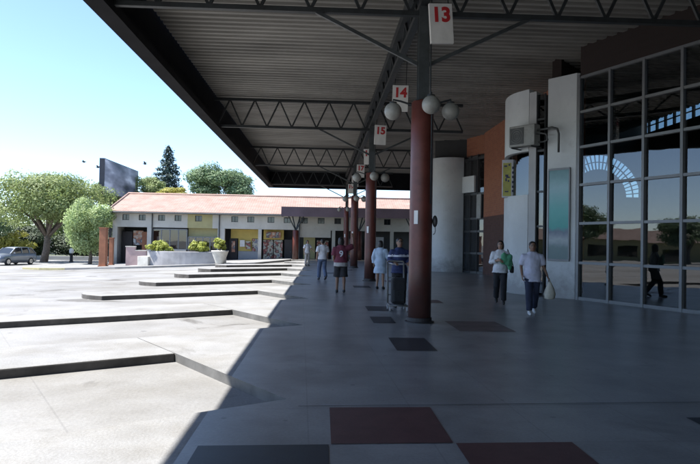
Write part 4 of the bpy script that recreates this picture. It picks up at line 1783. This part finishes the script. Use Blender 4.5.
def human(label, loc, rz, h, J, outfit, skin='skin', group=None, build=1.0, hair='short', look=0.0):
    """J: joint positions for a 1.70 m figure facing -Y; its own left is +X"""
    k = h / 1.70
    t = thing('person', label, 'person', loc, group, rz)
    V = lambda p: Vector(p) * k
    lean = Vector(J.get('lean', (0, 0, 0)))

    def T(p):
        p = Vector(p)
        f = max(0, p.z - .9) / .8
        return (p + lean * f) * k
    b = build
    torso = [(.80, .15, .105), (.88, .165 * b, .115 * b), (.96, .16 * b, .115 * b), (1.06, .14 * b, .105 * b), (1.16, .145 * b, .105 * b), (1.26, .165, .11 * b), (1.32, .178, .105), (1.37, .16, .09), (1.405, .125, .075),
             (1.435, .085, .062), (1.47, .058, .058), (1.53, .052, .055)]

    def ring(z, rx_, ry_, e=0.0, cy=0.0, n=18):
        c = T((0, cy, z))
        return [c + Vector((math.cos(2 * math.pi * q / n) * (rx_ + e), math.sin(2 * math.pi * q / n) * (ry_ + e), 0)) * k for q in range(n)]
    mb = MB()
    mb.loft([ring(z, rx_, ry_) for z, rx_, ry_ in torso])
    # head
    yaw_ = Matrix.Rotation(look, 3, 'Z')
    hc = T((0, -.015, 1.59))

    def Hd(p):
        return hc + (yaw_ @ Vector(p)) * k
    hp = [(-.118, .030, .035, -.045), (-.108, .045, .052, -.035), (-.085, .056, .068, -.022), (-.05, .067, .083, -.010), (-.01, .073, .092, -.002), (.035, .076, .096, .004), (.07, .068, .088, .008), (.095, .048, .064, .01), (.108, .02, .03, .01)]
    mb.loft([[Hd((math.cos(2 * math.pi * q / 18) * rx_, cy_ + math.sin(2 * math.pi * q / 18) * ry_, z)) for q in range(18)] for z, rx_, ry_, cy_ in hp])
    mb.loft([[Hd((x * sx, y, z)) for x, y, z in ((0, -.088, zz + .01), (sx_, -.080, zz), (0, -.088 - pr, zz - .005), (-sx_, -.080, zz))] for zz, sx_, pr, sx in ((.018, .008, .004, 1), (-.012, .012, .016, 1), (-.03, .016, .020, 1), (-.04, .012, .006, 1))])
    for sx in (-1, 1):
        mb.ell(Hd((sx * .076, .008, -.008)), (.012 * k, .022 * k, .034 * k), 10, 8)
    # limbs
    for sd_, sx in (('R', -1), ('L', 1)):
        sh, el, wr = T((sx * .175, 0, 1.355)), T(J['el' + sd_]), T(J['wr' + sd_])
        mb.tube([T((sx * .10, 0, 1.36)), sh, lerp(sh, el, .35), el, lerp(el, wr, .3), wr], [.06 * k, .056 * k, .046 * k, .038 * k, .036 * k, .025 * k], 12)
        d = (wr - el).normalized()
        side = Vector(J.get('th' + sd_, (0, -1, 0)))
        side = (side - d * side.dot(d)).normalized()
        pn = Vector(J.get('pn' + sd_, (-sx, 0, 0)))
        pn = (pn - d * pn.dot(d) - side * pn.dot(side)).normalized()
        hand(mb, wr - d * .012, d, side, J.get('curl', .5), pn)
        hp_, kn, an = V((sx * .088, 0, .88)), V(J['kn' + sd_]), V(J['an' + sd_])
        mb.tube([hp_ + Vector((0, 0, .04)), hp_, lerp(hp_, kn, .4), kn, lerp(kn, an, .3), lerp(kn, an, .6), an], [.085 * k, .085 * k, .07 * k, .052 * k, .054 * k, .042 * k, .034 * k], 12)
        fd = Vector(J.get('fd' + sd_, (0, -1, 0))).normalized()
        mb.tube([an - fd * .05 * k - Vector((0, 0, .03)) * k, an + fd * .05 * k - Vector((0, 0, .04)) * k, an + fd * .15 * k - Vector((0, 0, .055)) * k], [.036 * k, .036 * k, .022 * k], 10)
    eyes = [Hd((sx * .031, -.088, .012)) for sx in (-1, 1)]
    brows = [Hd((sx * .031, -.092, .033)) for sx in (-1, 1)]
    mouth = Hd((0, -.082, -.062))

    def paint(c):
        for e in eyes:
            v = c - e
            if abs(v.z) < .009 and v.length < .021:
                return 1
        for e in brows:
            v = c - e
            if abs(v.z) < .006 and v.length < .026:
                return 1
        v = c - mouth
        if abs(v.z) < .009 and v.length < .028:
            return 2
        return 0
    remesh(mb, 'body', [skin, 'eye', 'lip'], t, .009, 2, paint)
    # hair
    mb = MB()
    hs = {'short': -.03, 'long': -.16, 'bob': -.09}[hair]
    n = 18
    prof = [(.122, .025), (.112, .058), (.08, .084), (.035, .094), (-.005, .090), (-.04, .078)]
    for z, r_ in prof:
        pass
    mb.ell(Hd((0, .018, .040)), (.088 * k, .098 * k, .084 * k), 18, 12, yaw_)
    mb.ell(Hd((0, .045, -.005)), (.083 * k, .068 * k, .085 * k), 16, 10, yaw_)
    if hair in ('long', 'bob'):
        mb.ell(Hd((0, .055, hs + .04)), (.088 * k, .05 * k, .11 * k), 16, 10, yaw_)
        for sx in (-1, 1):
            mb.ell(Hd((sx * .074, .02, hs + .06)), (.022 * k, .05 * k, .09 * k), 12, 8, yaw_)
    remesh(mb, 'hair', ['hair'], t, .011, 2)
    # shirt or coat
    top = outfit['top']
    e = top.get('e', .018)
    z0 = top.get('z0', .86)
    fl = top.get('flare', .0)
    mb = MB()
    rows = []
    if z0 < .8:
        m_ = lerp(J['knL'], J['knR'], .5)
        for zz in (z0, (z0 + .8) / 2):
            f = (.85 - zz) / .4
            rows.append((zz, .17 * b + fl * f, .125 * b + fl * f * .8))
    elif z0 < .88:
        rows.append((z0, .176 * b + fl, .142 * b + fl))
    rows += [(q[0], q[1], q[2] * (1.12 if q[0] < 1.0 else 1)) for q in torso if z0 + .03 < q[0] < 1.42] + [(1.435, .088, .066), (1.465, .060, .058)]
    mb.loft([ring(z, rx_, ry_, e + (0 if z > 1.3 else .004 * math.sin(z * 40))) for z, rx_, ry_ in rows])
    sl_ = top.get('sleeve', .5)
    for sd_, sx in (('R', -1), ('L', 1)):
        sh, el, wr = T((sx * .175, 0, 1.355)), T(J['el' + sd_]), T(J['wr' + sd_])
        pts = [T((sx * .09, 0, 1.34)), sh]
        rad = [(.062 + e) * k, (.060 + e) * k]
        if sl_ <= 1:
            pts.append(lerp(sh, el, sl_))
            rad.append((.056 + e) * k)
        else:
            pts += [lerp(sh, el, .5), el, lerp(el, wr, (sl_ - 1))]
            rad += [(.050 + e) * k, (.044 + e) * k, (.034 + e) * k]
        mb.tube(pts, rad, 14)
    tp = remesh(mb, top.get('name', 'shirt'), [top['m']] + ([top['m2']] if 'm2' in top else []), t, .015, 6,
                (lambda c: 1 if any(a * k < c.z < b_ * k for a, b_ in top['bands']) and c.length < 9 else 0) if 'bands' in top else None, folds=.016)
    # trousers, shorts or skirt
    bt = outfit.get('bottom')
    if bt:
        e = bt.get('e', .014)
        mb = MB()
        mb.loft([ring(z, rx_, ry_, e * (.3 if z > .86 else 1)) for z, rx_, ry_ in ((.79, .13, .10), (.84, .158 * b, .108 * b), (.88, .165 * b, .115 * b), (.95, .155 * b, .11 * b))])
        ln = bt.get('len', 1.0)
        for sd_, sx in (('R', -1), ('L', 1)):
            hp_, kn, an = V((sx * .088, 0, .88)), V(J['kn' + sd_]), V(J['an' + sd_])
            pts = [hp_ + Vector((0, 0, .03)), hp_, lerp(hp_, kn, .45)]
            rad = [(.085 + e) * k, (.087 + e) * k, (.074 + e) * k]
            if ln > .55:
                pts += [kn, lerp(kn, an, .4), lerp(kn, an, .96)]
                rad += [(.060 + e) * k, (.056 + e) * k, (.048 + e) * k]
            else:
                pts += [lerp(hp_, kn, .98)]
                rad += [(.072 + e * 1.6) * k]
            mb.tube(pts, rad, 14)
        remesh(mb, bt.get('name', 'trousers'), [bt['m']], t, .015, 3, folds=.012)
    for sd_, sx in (('R', -1), ('L', 1)):
        an = V(J['an' + sd_])
        fd = Vector(J.get('fd' + sd_, (0, -1, 0))).normalized()
        mb = MB()
        U = Vector((0, 0, 1))
        mb.tube([an - fd * .065 * k - U * .035 * k, an - fd * .02 * k - U * .035 * k, an + fd * .07 * k - U * .045 * k, an + fd * .15 * k - U * .055 * k, an + fd * .185 * k - U * .06 * k],
                [.03 * k, .046 * k, .044 * k, .036 * k, .018 * k], 12)
        mb.tube([an - U * .035 * k, an + U * .015 * k], [.044 * k, .042 * k], 12)
        remesh(mb, 'shoe', [outfit['shoe']], t, .010, 2)
    return t


WALK = dict(knL=(.09, -.17, .50), anL=(.085, -.20, .085), knR=(-.09, .0, .49), anR=(-.085, .24, .14), fdR=(0, -1, -.35),
            elL=(.235, .07, 1.12), wrL=(.25, -.02, .88), elR=(-.235, -.02, 1.12), wrR=(-.24, -.17, .92))
WALK2 = dict(knR=(-.09, -.15, .50), anR=(-.085, -.19, .085), knL=(.09, .02, .49), anL=(.085, .22, .13), fdL=(0, -1, -.3),
             elL=(.24, .0, 1.12), wrL=(.26, -.10, .90), elR=(-.24, .06, 1.12), wrR=(-.26, -.02, .88))
STAND = dict(knL=(.10, -.02, .49), anL=(.11, .02, .085), knR=(-.10, -.02, .49), anR=(-.11, .02, .085),
             elL=(.24, .02, 1.12), wrL=(.26, -.06, .88), elR=(-.24, .02, 1.12), wrR=(-.26, -.06, .88))

# woman with the green jacket over her arm, coming towards the camera
P = (4.86, 16.15, 0)
J = dict(WALK)
J.update(elR=(-.25, -.02, 1.12), wrR=(-.10, -.22, 1.17), elL=(.25, .0, 1.13), wrL=(.10, -.21, 1.14), thR=(0, 0, 1), thL=(0, 0, 1), pnR=(0, 1, 0), pnL=(0, 1, 0))
human('woman in white top and dark trousers clutching a green bundle, walking past the curved wall', P, R(-14), 1.70, J,
      dict(top=dict(m='cloth_white', sleeve=1.8, e=.022, z0=.84, flare=.01), bottom=dict(m='cloth_black', e=.022), shoe='shoe_dark'), hair='bob', build=1.08, look=R(-10))
t = thing('jacket', 'green folded jacket held to the chest of the woman in white', 'jacket', (P[0], P[1], 1.1))
mb = MB()
rnd = random.Random(3)
for q in range(7):
    mb.ell((P[0] + .10 + rnd.uniform(-.08, .10), P[1] - .24 + rnd.uniform(-.02, .03), 1.22 + rnd.uniform(-.10, .10)), (.09, .055, .10), 12, 8)
mb.ell((P[0] + .20, P[1] - .20, 1.08), (.07, .05, .16), 12, 8)
o = remesh(mb, 'bundle', ['cloth_green'], None, .014, 2, folds=.03)
o.parent = t
o.data.transform(Matrix.Translation(-Vector(t.location)))
t = thing('handbag', 'small black shoulder bag at the hip of the woman in white', 'bag', (P[0] + .3, P[1], .9))
mb = MB()
mb.box((P[0] + .31, P[1] - .03, .93), (.10, .26, .19), rot=R(-14))
mb.build('bag_body', 'bag_black', t, bevel=.03)
mb = MB()
mb.tube([(P[0] + .32, P[1] - .12, 1.02), (P[0] + .26, P[1] - .13, 1.25), (P[0] + .19, P[1] - .03, 1.475), (P[0] + .26, P[1] + .12, 1.25), (P[0] + .32, P[1] + .06, 1.02)], .011, 6)
mb.build('strap', 'bag_black', t)

# person in pale shirt carrying a bag
P = (4.90, 13.77, 0)
J = dict(WALK2)
J.update(elL=(.26, .03, 1.12), wrL=(.33, -.10, .90), elR=(-.25, .05, 1.12), wrR=(-.24, -.06, .90))
human('person in loose lavender shirt and dark trousers walking out from beside the teal banner', P, R(-10), 1.68, J,
      dict(top=dict(m='cloth_lavender', sleeve=.85, e=.030, z0=.76, flare=.015), bottom=dict(m='cloth_navy', e=.02), shoe='shoe_white'), skin='skin_dark', hair='short', build=1.12)
t = thing('carrier_bag', 'pale crumpled carrier bag hanging from the hand of the lavender-shirted person', 'bag', (P[0] + .36, P[1] - .15, .5))
mb = MB()
mb.smooth = True
bc = Vector((P[0] + .345, P[1] - .19, 0))
rings = []
for z, a, b_ in ((.36, .05, .04), (.38, .11, .07), (.48, .13, .085), (.58, .105, .07), (.68, .07, .05), (.76, .03, .03)):
    rings.append([bc + Vector((a * math.cos(q * math.pi / 8) * (1 + .12 * math.sin(q * 2.3 + z * 9)), b_ * math.sin(q * math.pi / 8) * (1 + .12 * math.cos(q * 3.1 + z * 7)), z)) for q in range(16)])
mb.loft(rings)
mb.build('bag_body', 'bag_pale', t)
mb = MB()
for s in (-.02, .02):
    mb.tube([bc + Vector((s, s, .74)), bc + Vector((s * .4, .02, .80)), bc + Vector((-.005, .03, .85))], .012, 6)
mb.build('handle', 'bag_pale', t)

# man in white shirt and jeans near the sunlit edge, walking away
P = (.03, 25.0, 0)
human('man in white shirt and blue jeans striding away along the platform edge', P, R(195), 1.70, WALK,
      dict(top=dict(m='cloth_white', sleeve=.8, e=.024, z0=.86), bottom=dict(m='cloth_jean', e=.02), shoe='shoe_dark'), hair='short')

# person in maroon jersey, arm raised
P = (.60, 18.8, 0)
J = dict(STAND)
J.update(elL=(.22, .04, 1.12), wrL=(.20, -.14, .96), elR=(-.38, -.03, 1.45), wrR=(-.36, -.08, 1.71), thR=(1, 0, 0), pnR=(0, -1, 0),
         knL=(.10, -.05, .49), anL=(.11, -.03, .085), knR=(-.10, .03, .49), anR=(-.105, .10, .10))
jr = human('person in maroon jersey and black shorts seen from behind with one arm raised', P, R(180), 1.74, J,
           dict(top=dict(m='cloth_maroon', m2='cloth_grey', bands=[(.80, .93)], sleeve=.9, e=.03, z0=.82), bottom=dict(m='cloth_black', name='shorts', len=.5, e=.035), shoe='shoe_dark'),
           skin='skin_dark', hair='bob', build=1.1)
text_mesh('jersey_number', '9', .26, 'cloth_stripe', jr, (0, .185, 1.22), (math.pi / 2, 0, math.pi), off=.006)

# long pale-blue coat
P = (2.02, 20.6, 0)
J = dict(STAND)
J.update(elR=(-.26, -.02, 1.12), wrR=(-.24, -.22, 1.02))
human('woman in knee-length pale blue coat standing between the two nearest red columns', P, R(160), 1.66, J,
      dict(top=dict(m='cloth_paleblue', name='coat', sleeve=1.85, e=.03, z0=.56, flare=.035), shoe='shoe_dark'), hair='bob', build=1.08)

# person in dark blue with stripes, pushing the luggage trolley
P = (1.93, 14.85, 0)
J = dict(STAND)
J.update(elL=(.25, .0, 1.14), wrL=(.17, -.26, 1.10), elR=(-.25, .0, 1.14), wrR=(-.17, -.26, 1.10), thL=(-1, 0, 0), thR=(1, 0, 0), pnL=(0, -.2, -1), pnR=(0, -.2, -1), curl=1.0)
human('person in dark blue jacket with two white chest stripes behind the luggage trolley', P, R(6), 1.72, J,
      dict(top=dict(m='cloth_blue', m2='cloth_stripe', bands=[(1.24, 1.29), (1.04, 1.09)], sleeve=1.85, e=.026, z0=.84), bottom=dict(m='cloth_black', e=.02), shoe='shoe_dark'),
      skin='skin_dark', hair='short', build=1.06)
# trolley
tx, ty = 1.80, 14.1
t = thing('luggage_trolley', 'tall pale tubular luggage trolley carrying a dark bag beside the nearest column', 'trolley', (tx, ty, 0))
mb = MB()
mb.smooth = True
for s in (-1, 1):
    mb.tube([(tx + s * .20, ty + .28, .10), (tx + s * .20, ty + .36, .6), (tx + s * .20, ty + .46, 1.12)], .022, 8)
    mb.tube([(tx + s * .20, ty + .28, .14), (tx + s * .20, ty - .25, .14)], .02, 8)
mb.tube([(tx - .20, ty + .46, 1.12), (tx - .18, ty + .47, 1.15), (tx + .18, ty + .47, 1.15), (tx + .20, ty + .46, 1.12)], .022, 8)
for z, yy in ((.35, .325), (.75, .39)):
    mb.tube([(tx - .2, ty + yy, z), (tx + .2, ty + yy, z)], .016, 8)
for yy in (-.25, -.05, .15):
    mb.tube([(tx - .2, ty + yy, .14), (tx + .2, ty + yy, .14)], .016, 8)
mb.build('frame', 'pale_metal', t)
for sx, sy in ((-.2, -.22), (.2, -.22), (-.2, .26), (.2, .26)):
    mb = MB()
    n = 14
    mb.loft([[(tx + sx + xx, ty + sy + .06 * math.cos(2 * math.pi * q / n), .064 + .06 * math.sin(2 * math.pi * q / n)) for q in range(n)] for xx in (-.018, .018)])
    mb.build('wheel', 'cloth_grey', t)
t = thing('travel_bag', 'upright black travel bag standing on the pale luggage trolley', 'bag', (tx, ty, .16))
mb = MB()
mb.box((tx + .02, ty + .02, .47), (.34, .28, .60))
mb.build('bag_body', 'bag_black', t, bevel=.05)
mb = MB()
mb.box((tx + .02, ty - .135, .36), (.26, .05, .28))
mb.build('front_pocket', 'bag_black', t, bevel=.02)
mb = MB()
mb.tube([(tx - .06, ty + .02, .76), (tx - .05, ty + .02, .82), (tx + .09, ty + .02, .82), (tx + .10, ty + .02, .76)], .013, 6)
mb.build('handle', 'bag_black', t)

# pale seated traveller at the far sunlit end
P = (-.95, 39.2, 0)
J = dict(STAND)
J.update(elL=(.28, -.06, 1.15), wrL=(.36, -.24, 1.0))
human('person in white top at the sunlit far end of the platform', P, R(30), 1.66, J,
      dict(top=dict(m='cloth_white', sleeve=.8, e=.026, z0=.84), bottom=dict(m='cloth_grey', e=.02), shoe='shoe_dark'), hair='bob')
